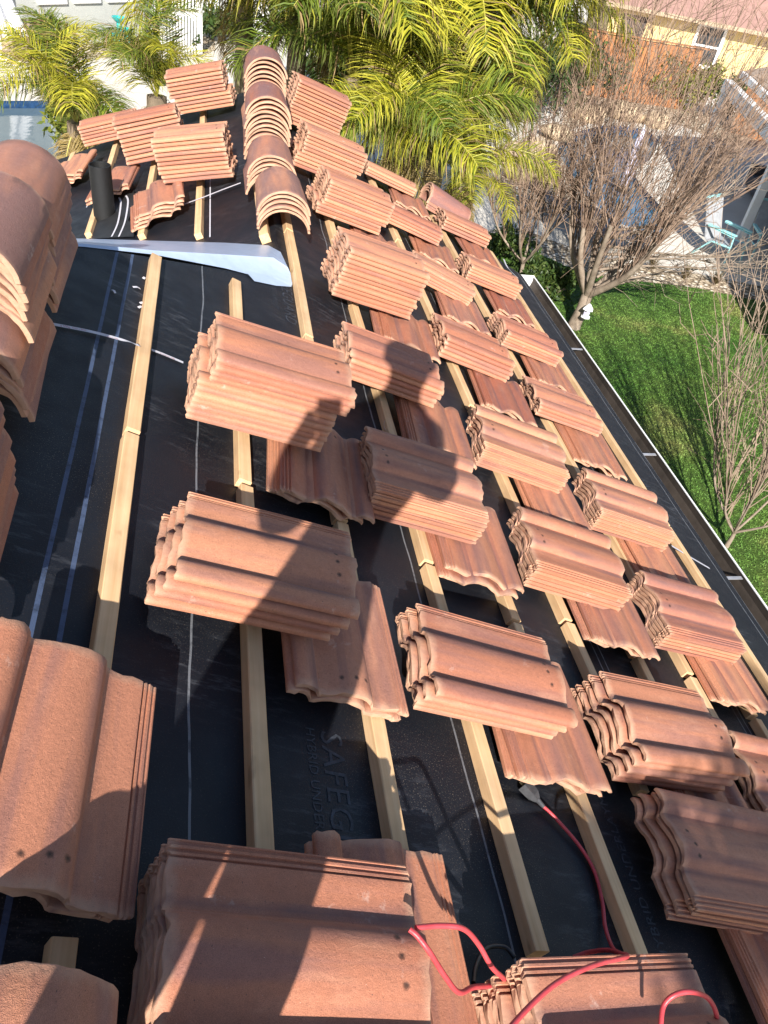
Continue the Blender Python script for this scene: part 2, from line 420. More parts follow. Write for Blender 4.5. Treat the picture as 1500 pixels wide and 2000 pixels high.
LAWN = gpoly([(960,470),(1060,500),(1130,532),(1200,545),(1350,562),(1500,592),(1720,640)], ZG)+[(16,3),(16,-6),(3.6,-6),(3.6,11.6)]
sheet('lawn', LAWN, ZG+.010, M_LAWN)
sheet('gravel_strip', gpoly([(940,455),(1000,440),(1100,478),(1210,512),(1360,535),(1500,562),(1720,606),(1720,640),(1500,592),(1350,562),(1200,545),(1130,532),(1060,500),(960,470)], ZG), ZG+.006, M_GRAVEL)
sheet('gravel_bed', smooth_poly(gpoly([(-80,92),(-80,100),(0,111),(40,119),(90,122),(180,113),(262,115),(320,112),(420,110),(420,66),(284,74),(0,88)], ZG), 1), ZG+.005, M_GRAVEL)
sheet('rock_bed', smooth_poly(gpoly([(960,380),(1010,290),(1070,255),(1090,300),(1130,362),(1170,410),(1140,420),(1040,415)], ZG), 1), ZG+.006, M_GRAVEL)
sheet('planting_strip', gpoly([(1095,260),(1110,175),(1330,205),(1450,255),(1500,285),(1440,290),(1330,245),(1280,238),(1200,225)], ZG), ZG+.007, M_GRAVEL)

def leaf_cloud(n, sampler, size, seed, tone=(0,1), aspect=2.2, up=.4):
    r = np.random.default_rng(seed)
    C = sampler(r, n); n = len(C)
    d = r.normal(size=(n,3)); d[:,2] += up; d /= np.linalg.norm(d, axis=1)[:,None]
    e = np.cross(d, r.normal(size=(n,3))); e /= np.linalg.norm(e, axis=1)[:,None]
    sz = size*r.uniform(.6, 1.4, n)[:,None]
    a = C-d*sz*.1; t = C+d*sz; mdl = C+d*sz*.45; wv = e*sz/aspect*.5
    V = np.stack([a, mdl+wv, t, mdl-wv], 1).reshape(-1,3)
    tn = r.uniform(*tone, n)
    return V, tn
def leaf_object(name, V, tone, m, parent=None, brown=None, **kw):
    n = len(V)//4; me = D.meshes.new(name)
    me.vertices.add(len(V)); me.vertices.foreach_set('co', V.astype(np.float32).ravel())
    me.loops.add(4*n); me.loops.foreach_set('vertex_index', np.arange(4*n, dtype=np.int32))
    me.polygons.add(n); me.polygons.foreach_set('loop_start', np.arange(0, 4*n, 4, dtype=np.int32))
    me.update(calc_edges=True); me.materials.append(m)
    at = me.attributes.new('tone', 'FLOAT_VECTOR', 'POINT')
    vv = np.zeros((4*n, 3), np.float32); vv[:,0] = np.repeat(tone, 4)
    if brown is not None: vv[:,1] = brown
    at.data.foreach_set('vector', vv.ravel())
    return link(name, me, parent, **kw)

# grass blades on the lawn: nobody could count them
def grass():
    r = np.random.default_rng(3); n = 150000
    def inside(P, poly):
        x, y = P[:,0], P[:,1]; c = np.zeros(len(P), bool); j = len(poly)-1
        for i in range(len(poly)):
            xi, yi = poly[i]; xj, yj = poly[j]
            k = ((yi > y) != (yj > y)) & (x < (xj-xi)*(y-yi)/(yj-yi+1e-12)+xi); c ^= k; j = i
        return c
    P = np.stack([r.uniform(4.4, 13, n), r.uniform(3.0, 13.5, n)], 1); P = P[inside(P, [tuple(q) for q in LAWN])]; n = len(P)
    h = r.uniform(.012, .024, n); ang = r.uniform(0, 2*math.pi, n); wd = .010
    lean = r.normal(0, .022, (n,2))
    z0 = np.full(n, ZG+.008)
    A = np.stack([P[:,0]-wd*np.cos(ang), P[:,1]-wd*np.sin(ang), z0], 1); B = np.stack([P[:,0]+wd*np.cos(ang), P[:,1]+wd*np.sin(ang), z0], 1)
    T = np.stack([P[:,0]+lean[:,0], P[:,1]+lean[:,1], z0+h], 1)
    me = D.meshes.new('grass'); V = np.stack([A,B,T],1).reshape(-1,3).astype(np.float32)
    me.vertices.add(3*n); me.vertices.foreach_set('co', V.ravel()); me.loops.add(3*n); me.loops.foreach_set('vertex_index', np.arange(3*n, dtype=np.int32))
    me.polygons.add(n); me.polygons.foreach_set('loop_start', np.arange(0, 3*n, 3, dtype=np.int32)); me.update(calc_edges=True); me.materials.append(M_BLADE)
    o = link('grass', me, kind='stuff'); o['label'] = 'short green lawn grass with yellowed patches below the eave'; o['category'] = 'grass'
grass()

# ------------------------------------------------------------------ the roof being tiled
house = thing('house', 'house with its roof stripped to black underlayment and pine battens for retiling', 'house', (0,0,ZG))
def onhouse(o): 
    o.parent = house; o.matrix_parent_inverse = Matrix.Translation((0,0,-ZG)); return o
PX0 = -.03                                              # main ridge
def hipq(p): return 3.57-(1.0-p)*(3.57-2.90)/(1.0-.08)   # cut edge of the main slope beside the valley
XE = 3.70
def felt(name, pts3, pq):
    b = MB(); b.poly(pts3); me = b.mesh(name, M_FELT)
    uvl = me.uv_layers.new(name='pq')
    for i, lp in enumerate(me.loops): uvl.data[i].uv = pq[lp.vertex_index]
    if me.polygons[0].normal.z < 0: me.flip_normals()
    return onhouse(link(name, me))
A = [(PX0,-3.0),(XE,-3.0),(XE,6.5),(PR,7.2),(PR,3.55),(PX0,hipq(PX0))]
deck = felt('roof_underlayment', [R(*a) for a in A], A)
A = [(0,2.2),(0,7.2),(2.7,7.2),(2.7,2.2)]
deckl = felt('roof_underlayment', [L(*a) for a in A], [(-a[0]+.94 if False else a[0]+4.2-.0, a[1]) for a in A])
# far side of the main ridge and the hip wall under the cut edge
X0w = R(PX0, 0)
b = MB(); b.poly([X0w+np.array([0,-3,0]), X0w+np.array([0,hipq(PX0),0]), X0w+np.array([-3.2, hipq(PX0), -3.2*TT]), X0w+np.array([-3.2,-3,-3.2*TT])]); onhouse(b.build('far_slope', M_FELT_PLAIN))
b = MB(); a1, a2 = R(PX0, hipq(PX0), -.003), R(1.0, 3.57, -.003)
b.poly([a1, a2, a2+np.array([0,.05,-.02]), a1+np.array([-.4,.2,-1.6])]); b.poly([a1, a1+np.array([-.4,.2,-1.6]), a1+np.array([-3.2,0,-3.2*TT])]); onhouse(b.build('hip_wall', M_FELT_PLAIN))
# walls under the roof
b = MB()
zl = R(3.5,0)[2]
b.box(-2.2, R(3.35,0)[0], -3, 6.6, ZG, zl-.12); onhouse(b.build('wall', M_BEIGE))
b = MB(); b.poly([R(XE,6.5,-.003), R(PR,7.2,-.003), L(2.7,7.2,-.003), L(2.7,7.2,-.003)+np.array([0,-.02,-2.0]), R(XE,6.5)+np.array([0,-.02,-2.0])]); onhouse(b.build('gable_wall', M_BEIGE))
b = MB(); e0, e1 = R(XE,-3,-.004), R(XE,6.5,-.004)
b.frame_box(e0+np.array([-.02,0,-.2]), (.02,0,0), e1-e0, (0,0,.2)); onhouse(b.build('fascia', M_FASCIA))
# gutter
gq0, gq1 = -3.0, 6.55
g0 = R(XE, 0, 0)+np.array([.002,0,-.025]); GW, GH = .135, .115
b = MB()
for (x0,x1,z0,z1) in ((0,.003,-GH,0),(0,GW-.02,-GH,-GH+.003)): b.frame_box(g0+np.array([x0,gq0,z0]), (x1-x0,0,0), (0,gq1-gq0,0), (0,0,z1-z0))
pr = [(GW-.02,-GH),(GW-.005,-.06),(GW,-.045),(GW,.0)]
for i in range(3):
    c, d = pr[i], pr[i+1]
    b.add([g0+np.array([c[0],gq0,c[1]]), g0+np.array([c[0],gq1,c[1]]), g0+np.array([d[0],gq1,d[1]]), g0+np.array([d[0],gq0,d[1]])], [(0,1,2,3)])
gut = onhouse(b.build('gutter', M_GUTTERIN))
b = MB(); b.frame_box(g0+np.array([GW-.002,gq0,.001]), (.010,0,0), (0,gq1-gq0,0), (0,0,.006)); b.frame_box(g0+np.array([GW+.004,gq0,-.06]), (.004,0,0), (0,gq1-gq0,0), (0,0,.061))
o = b.build('outer_lip', M_WHITEMETAL, gut)
b = MB(); b.frame_box(g0+np.array([-.002,gq1-.001,-GH]), (GW+.008,0,0), (0,.004,0), (0,0,GH+.012)); b.build('end_cap', M_WHITEMETAL, gut)
for q in (1.6, 2.62, 3.78, 5.2):
    b = MB(); b.frame_box(g0+np.array([0,q,-.012]), (GW-.008,0,0), (0,.022,0), (0,0,.004)); b.build('hanger', M_HANGER, gut)
# drip flashing tip
# battens, each board its own piece
def batten(O, dirv, upv, length, wdt=.040, hgt=.036):
    ex = unit(dirv); ez = unit(upv); ey = np.cross(ez, ex)
    b = MB(); n = max(2, int(length/.12)); r = random
    secs = []
    vs = []
    ch = .0025
    prof = [(-wdt/2,0),(-wdt/2,hgt-ch),(-wdt/2+ch,hgt),(wdt/2-ch,hgt),(wdt/2,hgt-ch),(wdt/2,0)]
    bow = r.uniform(-.004,.004)
    for i in range(n+1):
        t = i/n; x = t*length; off = bow*math.sin(math.pi*t)
        vs += [(x, y+off+r.uniform(-.0006,.0006), z+ (r.uniform(-.0006,.0006) if z else 0)) for y, z in prof]
    k = len(prof)
    fs = [(i*k+j, i*k+(j+1) % k, (i+1)*k+(j+1) % k, (i+1)*k+j) for i in range(n) for j in range(k)]
    fs += [tuple(range(k)), tuple(n*k+j for j in range(k-1,-1,-1))]
    b.add(vs, fs)
    me = b.mesh('batten', M_WOOD); bm = bmesh.new(); bm.from_mesh(me); bmesh.ops.recalc_face_normals(bm, faces=bm.faces); bm.to_mesh(me); bm.free()
    return onhouse(link('batten', me, mat=frame(O, ex, ey, ez)))
YD = np.array([0,1.,0])
BAT = {.355:[(.52,-1.0),(1.845,.575),(3.06,1.86)], .703:[(1.80,.1),(2.45,1.815),(3.20,2.75)], 1.04:[(1.79,-1.0),(2.99,1.80),(4.17,3.0),(7.0,4.18)],
       1.375:[(1.735,.54),(3.62,1.75),(5.1,3.63),(7.0,5.12)], 1.705:[(1.59,.53),(2.95,1.60),(4.6,2.96),(6.9,4.61)], 2.0:[(.40,-1.0),(1.69,1.02),(3.1,1.70),(5.19,3.11),(6.8,5.2)],
       2.345:[(1.63,-.5),(3.4,1.64),(5.2,3.42),(6.7,5.22)], 2.655:[(1.62,-.5),(3.6,1.635),(5.3,3.61),(6.6,5.31)], 2.98:[(1.5,-.5),(3.3,1.51),(6.55,3.31)],
       3.30:[(.9,-1.0),(2.81,.91),(4.65,2.82),(6.52,4.66)]}
for p, segs in BAT.items():
    for q1, q0 in segs:
        batten(R(p+random.uniform(-.004,.004), q0+.004, .0008), YD, NU, q1-q0-.008, .042 if p < 3 else .038)
for s, segs in {.44:[(4.40,7.1)], .81:[(4.70,7.1)], 1.2:[(5.05,7.1)], 1.6:[(5.4,7.1)], 2.0:[(5.6,7.1)]}.items():
    for q0, q1 in segs: batten(L(s, q0, .0008), YD, NL, q1-q0, .042)
batten(L(.055, 4.03, .0008), YD, NL, 3.0, .05, .05)       # ridge nailer
# valley metal
b = MB()
r1 = [L(*lpx(x, y, .012), .012) for x, y in ((60,464),(165,466),(300,470),(440,474),(524,479),(548,492))]
r2 = [R(*rpx(x, y, w), w) for x, y, w in ((60,472,.002),(165,476,.004),(300,489,.012),(440,497,.026),(534,503,.032),(562,522,.026))]
r2b = [R(*rpx(x, y, w), w) for x, y, w in ((60,473,.002),(165,478,.003),(300,492,.009),(440,503,.015),(534,512,.018),(567,533,.014))]
r3 = [R(*rpx(x, y, w), w) for x, y, w in ((60,476,.002),(165,482,.002),(300,497,.003),(440,524,.004),(536,549,.005),(571,557,.006))]
rows = [r1, r2, r2b, r3]
vs = [p for rr in rows for p in rr]; k = 6
b.add(vs, [(i*k+j, i*k+j+1, (i+1)*k+j+1, (i+1)*k+j) for i in range(3) for j in range(k-1)])
fl = onhouse(b.build('valley_flashing', M_FLASH, None, 40))
b = MB()
T1 = [R(*rpx(x, y, w), w) for x, y, w in ((478,528,.010),(530,540,.011),(571,552,.011),(569,560,.004),(540,558,.004),(497,549,.004))]
b.add(T1, [(0,1,4,5),(1,2,3,4)]); b.build('bent_tab', M_FLASH, fl)
fl.data.flip_normals() if fl.data.polygons[0].normal.z < 0 else None
# printing on the underlayment
def lettering(txt, O, xd, up_n, size, m, parent, name='printed_lettering', lift=.0012):
    cu = D.curves.new('t', 'FONT'); cu.body = txt; cu.size = size; cu.resolution_u = 2; cu.space_character = 1.05
    to = D.objects.new('t', cu); COL.objects.link(to); bpy.context.view_layer.update()
    me = D.meshes.new_from_object(to.evaluated_get(bpy.context.evaluated_depsgraph_get())); D.objects.remove(to)
    me.materials.clear(); me.materials.append(m)
    ex = unit(xd); ez = unit(up_n); ey = np.cross(ez, ex)
    o = link(name, me, mat=frame(np.array(O)+ez*lift, ex, ey, ez))
    return o
def felt_text(txt, p, q, size, toward=-1):
    o = lettering(txt, R(p, q), (0, toward, 0), NU, size, M_PRINT, None); o.parent = deck; o.matrix_parent_inverse = deck.matrix_world.inverted()
    # deck sits under the house empty: undo both offsets
    o.matrix_parent_inverse = Matrix.Identity(4); return o
felt_text('SAFEGUARD', .955, 3.60, .085); felt_text('HYBRID UNDERLAYMENT', .90, 3.60, .034)
felt_text('SAFEGUARD', .885, 1.02, .085); felt_text('HYBRID UNDERLAYMENT', .845, 1.02, .034)
felt_text('HYBRID UNDERLAYMENT', 1.845, .55, .045, 1); felt_text('SAFEGUARD', 3.42, 3.35, .085); felt_text('SAFEGUARD', 3.42, 1.9, .085)
# loose chips of plastic and paper litter stuck by the top batten belong to the underlayment
# vent pipe through the left slope, with its felt collar
vp = L(*lpx(205, 425, 0), 0)
b = MB(); n = 24; hp = .335; rr = .069
ax = unit(np.array([-.02, .02, 1.0]))
b.tube([vp-ax*.05, vp+ax*.10, vp+ax*.2, vp+ax*hp], rr, n, cap=False)
b.tube([vp+ax*hp, vp+ax*hp*.3], rr*.9, n, cap=False)
u0 = unit(np.cross(ax, (0,1,0))); v0 = np.cross(ax, u0)
ring = [(vp+ax*hp+rr*(math.cos(2*math.pi*k/n)*u0+math.sin(2*math.pi*k/n)*v0)) for k in range(n)]; ring2 = [(vp+ax*hp+rr*.9*(math.cos(2*math.pi*k/n)*u0+math.sin(2*math.pi*k/n)*v0)) for k in range(n)]
b.add(ring+ring2, [(k, (k+1) % n, n+(k+1) % n, n+k) for k in range(n)])
onhouse(b.build('vent_pipe', M_PIPE, None, 40))
b = MB(); pts = [(222,318),(248,330),(262,372),(262,405),(250,430),(262,440),(262,462),(178,466),(180,430),(205,420)]
b.poly([L(*lpx(x, y, .012), .012) for x, y in pts]); me = b.mesh('felt_collar', M_FELT_PLAIN)
if me.polygons[0].normal.z < 0: me.flip_normals()
fc = onhouse(link('felt_collar', me))
def ribbon(name, pts, hw, nrm, m, parent=None, onh=False):
    pts = [np.array(p, float) for p in pts]; vs = []
    for i, p in enumerate(pts):
        t = unit(pts[min(i+1, len(pts)-1)]-pts[max(i-1, 0)]); s = unit(np.cross(nrm, t)); vs += [p-s*hw, p+s*hw]
    b = MB(); b.add(vs, [(2*i, 2*i+2, 2*i+3, 2*i+1) for i in range(len(pts)-1)]); me = b.mesh(name, m)
    me.polygons.foreach_set('use_smooth', [True]*len(me.polygons))
    return link(name, me)
def bez(pts, n=8):
    P = [np.array(p, float) for p in pts]; out = []
    for i in range(len(P)-1):
        p0, p1, p2, p3 = P[max(i-1,0)], P[i], P[i+1], P[min(i+2, len(P)-1)]
        for k in range(n):
            t = k/n; out.append(.5*((2*p1)+(-p0+p2)*t+(2*p0-5*p1+4*p2-p3)*t*t+(-p0+3*p1-3*p2+p3)*t**3))
    out.append(P[-1]); return out
for off in ((232,385),(246,382)):
    o = ribbon('lay_line', bez([L(*lpx(x, y, .0145), .0145) for x, y in ((off[0],off[1]),(off[0]+4,off[1]+12),(off[0]-2,off[1]+50),(off[0]-14,462))]), .006, NL, M_STRAP); o.parent = fc
for x0,y0,x1,y1 in ((411,300,410,463),):
    ribbon('lay_line', [L(*lpx(x0,y0,.003),.003), L(*lpx(x1,y1,.003),.003)], .004, NL, M_STRAP).parent = deckl
ribbon('lay_line', [L(*lpx(180,372,.003),.003), L(*lpx(169,405,.003),.003)], .004, NL, M_STRAP).parent = deckl

# ------------------------------------------------------------------ roof tiles
TL, TW = .435, .33
PROF = [(.000,.028),(.0012,.0325),(.005,.0365),(.014,.0405),(.027,.0435),(.042,.0435),(.054,.038),(.062,.028),(.0665,.019),(.069,.0165),(.074,.0175),(.088,.022),(.104,.030),
        (.124,.038),(.146,.0435),(.168,.0455),(.188,.0435),(.203,.037),(.213,.027),(.218,.0165),(.221,.0135),(.236,.0125),(.255,.0135),(.274,.0165),(.292,.0205),(.2955,.0200),
        (.297,.0135),(.3005,.0125),(.302,.0165),(.3065,.0165),(.308,.0115),(.3125,.0115),(.314,.0155),(.3185,.0155),(.320,.0105),(.3255,.0105),(.327,.0125),(.330,.0115)]
PROF = [(y, z if z < .0125 else .0125+(z-.0125)*.88) for y, z in PROF]
def tile_mesh(seed):
    r = random.Random(seed)
    th = .0135
    top = PROF
    bot = []
    def ztop(y):
        for i in range(len(PROF)-1):
            if PROF[i][0] <= y <= PROF[i+1][0]:
                t = (y-PROF[i][0])/(PROF[i+1][0]-PROF[i][0]+1e-9); return PROF[i][1]*(1-t)+PROF[i+1][1]*t
        return PROF[-1][1]
    for y in (.329,.318,.305,.296,.275,.25,.23,.222,.214,.206,.194,.178,.160,.140,.118,.098,.080,.068,.060,.052,.042,.030,.018,.009,.0015):
        zz = sum(ztop(min(max(y+d, 0), .33)) for d in (-.004,0,.004))/3-th+(.0012 if y < .006 else 0)
        bot.append((y, max(0.0, zz)))
    ring = list(top)+bot; k = len(ring)
    cy = [(y, (ztop(min(max(y,0),.33))-th/2)) for y, z in ring]
    xs = [0, .0022, .02, .08, .16, .24, .32, .40, TL-.0022, TL]
    b = MB(); vs = []
    e0 = [r.gauss(0, .0013) for _ in range(k)]; e1 = [r.gauss(0, .0013) for _ in range(k)]
    l0 = [.0016*math.sin(ring[j][0]*40+seed)+.0015*math.sin(ring[j][0]*110+seed*2) for j in range(k)]
    warp = r.uniform(-.0012,.0012)
    for i, x in enumerate(xs):
        for j, (y, z) in enumerate(ring):
            if i in (0, len(xs)-1):
                y2 = y+(cy[j][0]-y)*.0+( .0012 if y < .001 else (-.0012 if y > .328 else 0)); z2 = z+(cy[j][1]-z)*.22
            else: y2, z2 = y, z
            dx = 0
            if i <= 1: dx = e0[j]*(1.2 if i == 0 else .6)+l0[j]
            if i >= len(xs)-2: dx = e1[j]*(1.2 if i == len(xs)-1 else .6)+l0[j]*.8
            vs.append((x+dx, y2+r.gauss(0,.00012), z2+warp*math.sin(x/TL*math.pi)+r.gauss(0,.00012)))
    fs = [(i*k+j, (i+1)*k+j, (i+1)*k+(j+1) % k, i*k+(j+1) % k) for i in range(len(xs)-1) for j in range(k)]
    # end caps as strips between top and bottom outlines
    nt, nb = len(top), len(bot)
    def cap(base, flip):
        out = []; i, j = 0, nb-1              # top index grows with y, bottom list runs from high y to low y
        while i < nt-1 or j > 0:
            a = base+i; c = base+nt+j
            if j == 0 or (i < nt-1 and top[i+1][0] <= bot[j-1][0]): f = (a, base+i+1, c); i += 1
            else: f = (a, base+nt+j-1, c); j -= 1
            out.append(f if not flip else f[::-1])
        return out
    fs += cap(0, False)+cap((len(xs)-1)*k, True)
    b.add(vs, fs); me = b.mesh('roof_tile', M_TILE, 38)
    bm = bmesh.new(); bm.from_mesh(me); bmesh.ops.recalc_face_normals(bm, faces=bm.faces); bm.to_mesh(me); bm.free()
    me.set_sharp_from_angle(angle=rad(38))
    return me
TILES = [tile_mesh(i) for i in range(6)]
tcount = 0; proto_tile = None
ORD = ['top','second','third','fourth','fifth','sixth','seventh','eighth','ninth','tenth','eleventh','twelfth','thirteenth']
def put_tile(O, ex, ey, ez, label, group):
    global tcount, proto_tile
    if proto_tile is None: proto_tile = D.objects.new('roof_tile', TILES[0]); o = proto_tile
    else: o = proto_tile.copy(); o.data = TILES[(tcount*5+tcount//7) % 6]
    COL.objects.link(o); o.matrix_basis = frame(O, ex, ey, ez)
    o['kind'] = 'thing'; o['label'] = label; o['category'] = 'roof tile'; o['group'] = group
    tcount += 1; return o
def rot_in_plane(ex, ey, a): return ex*math.cos(a)+ey*math.sin(a), -ex*math.sin(a)+ey*math.cos(a)
def stack(mid, qn, yaw, n, desc, flip=False, wl=.040, wr=.100, face='R', pitch=.0195, shift=None, jit=1.0, h=None):
    """mid: centre (p or s) of the near long edge, qn: its q; the pile runs away from the camera by one tile width"""
    F = R if face == 'R' else L
    a = rad(yaw); half = TL/2*math.cos(a)
    A = F(mid-half, qn-math.sin(a)*TL/2, wl); B = F(mid+half, qn+math.sin(a)*TL/2, wr)
    if h is not None: pitch = h/(n-1)
    nrm = NU if face == 'R' else NL
    ex = unit(B-A)
    if face == 'L':                       # seen from the camera the pile still reads left to right
        A, ex = B, -ex
    ey = unit(np.cross(nrm, ex)); ez = np.cross(ex, ey)
    r = random.Random(int(mid*1000+qn*77))
    for k in range(n):
        O = A+ez*(k*pitch)+ex*r.gauss(0,.0022*jit)+ey*r.gauss(0,.0022*jit)
        if shift:
            for (k0, dx, dy) in shift:
                if k >= k0: O = O+ex*dx+ey*dy
        e1, e2 = rot_in_plane(ex, ey, rad(r.gauss(0,.32*jit)))
        if flip: O2 = O+e1*TL+e2*TW; e1, e2 = -e1, -e2
        else: O2 = O
        i = n-1-k
        pos = 'top tile' if i == 0 else ('bottom tile' if k == 0 else f'{ORD[i]} tile down')
        put_tile(O2, e1, e2, ez, f'{pos} in {desc}', 'roof tiles stacked crosswise on the battens')
def flats(pc, qn, desc, yaw=0, ribs='left', n=2, w=.040, face='R', tilt=0.0, wside=0.0):
    """tiles laid along the battens; pc centre across, qn near end"""
    F = R if face == 'R' else L; nrm = NU if face == 'R' else NL
    r = random.Random(int(pc*991+qn*31))
    for k in range(n):
        ax = unit(F(0,1,0)-F(0,0,0)); cr = unit(F(1,0,0)-F(0,0,0))
        if face == 'L': cr = -cr
        a = rad(yaw+r.gauss(0,1.2)); d1 = ax*math.cos(a)+cr*math.sin(a); c1 = cr*math.cos(a)-ax*math.sin(a)
        if wside:                          # left edge propped up
            b_ = math.atan2(wside, TW); c1, nn = c1*math.cos(b_)-nrm*math.sin(b_), nrm*math.cos(b_)+c1*math.sin(b_)
        else: nn = nrm
        O = F(pc, qn, w)+nn*(.0195*k)+c1*(r.gauss(0,.006)+(.018*k))+d1*(r.gauss(0,.006)-.0*k)
        if ribs == 'right':                # holes towards the camera, ribs on the right
            e1, e2 = -d1, c1; OO = O+d1*TL-c1*(TW/2)
        else: e1, e2 = d1, -c1; OO = O+c1*(TW/2)
        e3 = np.cross(e1, e2)
        i = n-1-k
        pos = ('upper' if i == 0 else 'lower') if n == 2 else ('top' if i == 0 else ('bottom' if k == 0 else ORD[i]))
        put_tile(OO, e1, e2, e3, f'{pos} {"flat tile" if n == 2 else "flat-laid tile"} {desc}', 'roof tiles laid flat to level the stacks')

ST_ = [ # mid, q, yaw, n, height, right end lift, flip, description, extra
 (0.717,1.979,-0.7,11,0.21,0.113,False,'the tall stack nearest the white retail strap', dict(shift=[(7,.028,.0),(8,.008,0)], jit=1.5)),
 (0.643,1.189,-5.5,4,0.08,0.12,False,'the four-tile stack above the lettered felt, half in shadow', dict(shift=[(1,.012,0),(2,.014,0),(3,.016,.004)])),
 (0.668,0.274,-2.8,7,0.131,0.085,False,'the big stack at the bottom centre edge', dict(jit=.55)),
 (1.338,1.852,-1,6,0.103,0.095,True,'the shaded stack directly behind the white tape curl', dict(jit=.8)),
 (1.347,1.076,-4.3,4,0.071,0.091,False,'the four-tile stack uphill from the cord plug', dict(shift=[(2,.014,0),(3,.014,0)])),
 (1.367,2.708,-1.8,5,0.097,0.094,False,'the stack crossed by the head-shaped shadow', dict(shift=[(2,.012,0),(4,-.014,.0)])),
 (1.424,3.521,3.1,11,0.229,0.108,False,'the tall stack just below the nearest ridge tile pile', dict(jit=1.3)),
 (1.459,4.671,5.4,10,0.186,0.1,False,'the tall stack right beside the nearest ridge tile pile', dict(shift=[(3,.02,0)])),
 (1.364,5.386,3.5,10,0.214,0.104,False,'the second farthest tall stack right of the ridge', dict(shift=[(4,.03,0)])),
 (1.405,6.477,4.8,12,0.291,0.098,False,'the farthest tall stack right of the ridge', dict(shift=[(2,-.01,0)])),
 (2.107,6.321,-9.3,3,0.043,0.101,False,'the low three-tile stack beside the palm fronds', dict()),
 (2.09,5.304,-9,4,0.064,0.098,False,'the middle-row stack just below the three-tile one', dict()),
 (2.105,4.426,-12,5,0.073,0.078,False,'the fourth stack up the middle row from the cord plug', dict()),
 (2.073,3.443,-1,5,0.095,0.083,False,'the third stack up the middle row, fully in sun', dict(shift=[(3,-.01,0)])),
 (2.026,2.491,-6.2,5,0.089,0.103,True,'the second stack up the middle row, right of the head shadow', dict()),
 (2.028,1.783,-4,6,0.085,0.091,True,'the ribbed stack in the middle of the slope', dict(jit=.7)),
 (2.048,1.012,0.4,5,0.095,0.087,False,'the stack right of the cord plug with sandy broken ends', dict(shift=[(2,.014,.004),(3,.016,.004),(4,.018,.004)])),
 (2.057,0.614,-6.1,4,0.067,0.089,True,'the shaded wavy-ended stack at the lower right edge', dict(shift=[(1,.018,0),(2,.02,0)])),
 (2.725,0.951,-3.2,3,0.054,0.09,True,'the partly cropped stack at the middle right edge', dict()),
 (1.345,0.127,1.3,8,0.159,0.088,False,'the stack the red cord is draped over', dict(shift=[(5,.02,0)])),
 (2.822,6.113,-2.3,4,0.079,0.098,False,'the farthest eave-row stack, nearest the gutter end', dict()),
 (2.757,5.084,-2.1,5,0.088,0.099,False,'the sixth eave-row stack up from the lower right', dict()),
 (2.749,4.124,-0.2,5,0.079,0.09,False,'the fifth eave-row stack, beside the first gutter hanger', dict()),
 (2.716,3.324,-2.6,4,0.061,0.099,False,'the fourth eave-row stack with a dark red top tile', dict(shift=[(3,-.012,.01)])),
 (2.681,2.388,-3.7,6,0.09,0.098,True,'the third eave-row stack, uphill of the white tape', dict(jit=.7)),
 (2.699,1.71,-0.3,6,0.083,0.089,True,'the second eave-row stack, downhill of the white tape', dict(jit=.7)),
]
for mid, q, yaw, n, h, wr, flip, desc, ex in ST_:
    stack(mid, q, yaw, n, desc, flip, h=h, wr=wr, **ex)
# left slope piles
stack(.384,6.668,4.4,10,'the farthest stack on the left slope', False, .040,.104,'L', h=.253, shift=[(4,-.028,0)])
stack(.414,5.059,5.3,10,'the stack behind the four wavy tiles on the left slope', False, .040,.131,'L', h=.236, shift=[(2,-.012,0),(3,.0,0)])
stack(.738,5.859,-2.8,10,'the stack behind the black vent pipe', False, .040,.102,'L', h=.26, jit=1.2)
stack(1.197,6.809,.2,6,'the low stack at the far left of the roof', False, .040,.089,'L', h=.125)
SUP = [(.93,1.79,'under the tall stack nearest the white retail strap',4,'left'),(.925,1.055,'under the half-shaded four-tile stack',0,'right'),(.93,.27,'under the big bottom centre stack',0,'right'),
 (1.545,1.70,'under the shaded stack behind the tape curl',2,'left'),(1.575,.955,'beside the cord plug',1,'left'),(1.58,2.42,'under the stack with the head-shaped shadow',4,'left'),
 (1.61,3.30,'under the tall stack below the nearest ridge pile',4,'left'),(1.67,4.40,'under the tall stack beside the nearest ridge pile',2,'left'),(2.28,6.05,'under the low three-tile stack by the palms',2,'left'),
 (2.27,5.05,'under the middle-row stack below the three-tile one',2,'left'),(2.24,4.10,'under the fourth stack of the middle row',3,'left'),(2.215,3.12,'under the third stack of the middle row',4,'left'),
 (2.2,2.28,'under the second stack of the middle row',3,'left'),(2.205,1.60,'under the ribbed stack mid slope',2,'left'),(2.25,.90,'under the stack right of the cord plug',1,'left'),(2.19,.36,'at the lower right corner',1,'left'),
 (2.95,5.80,'under the farthest eave-row stack',2,'left'),(2.90,4.80,'under the sixth eave-row stack',3,'left'),(2.88,3.86,'under the fifth eave-row stack',4,'left'),(2.84,3.02,'under the dark red topped eave stack',3,'left'),
 (2.82,2.18,'under the eave stack uphill of the white tape',2,'left'),(2.84,1.50,'under the eave stack downhill of the white tape',1,'left')]
for pc, q, d, yaw, ribs in SUP: flats(pc, q, d, yaw, ribs)
flats(.70,4.78,'in the wavy pile of four on the left slope',-4,'left',4,.04,'L')
flats(1.12,5.55,'beside the vent pipe on the left slope',6,'left',2,.04,'L')
flats(1.55,6.2,'in the cluster of three at the left roof edge',8,'left',3,.04,'L')
flats(.245,.52,'at the left edge, ribbed side to the right',2,'right',2,.115,'R',wside=.07)

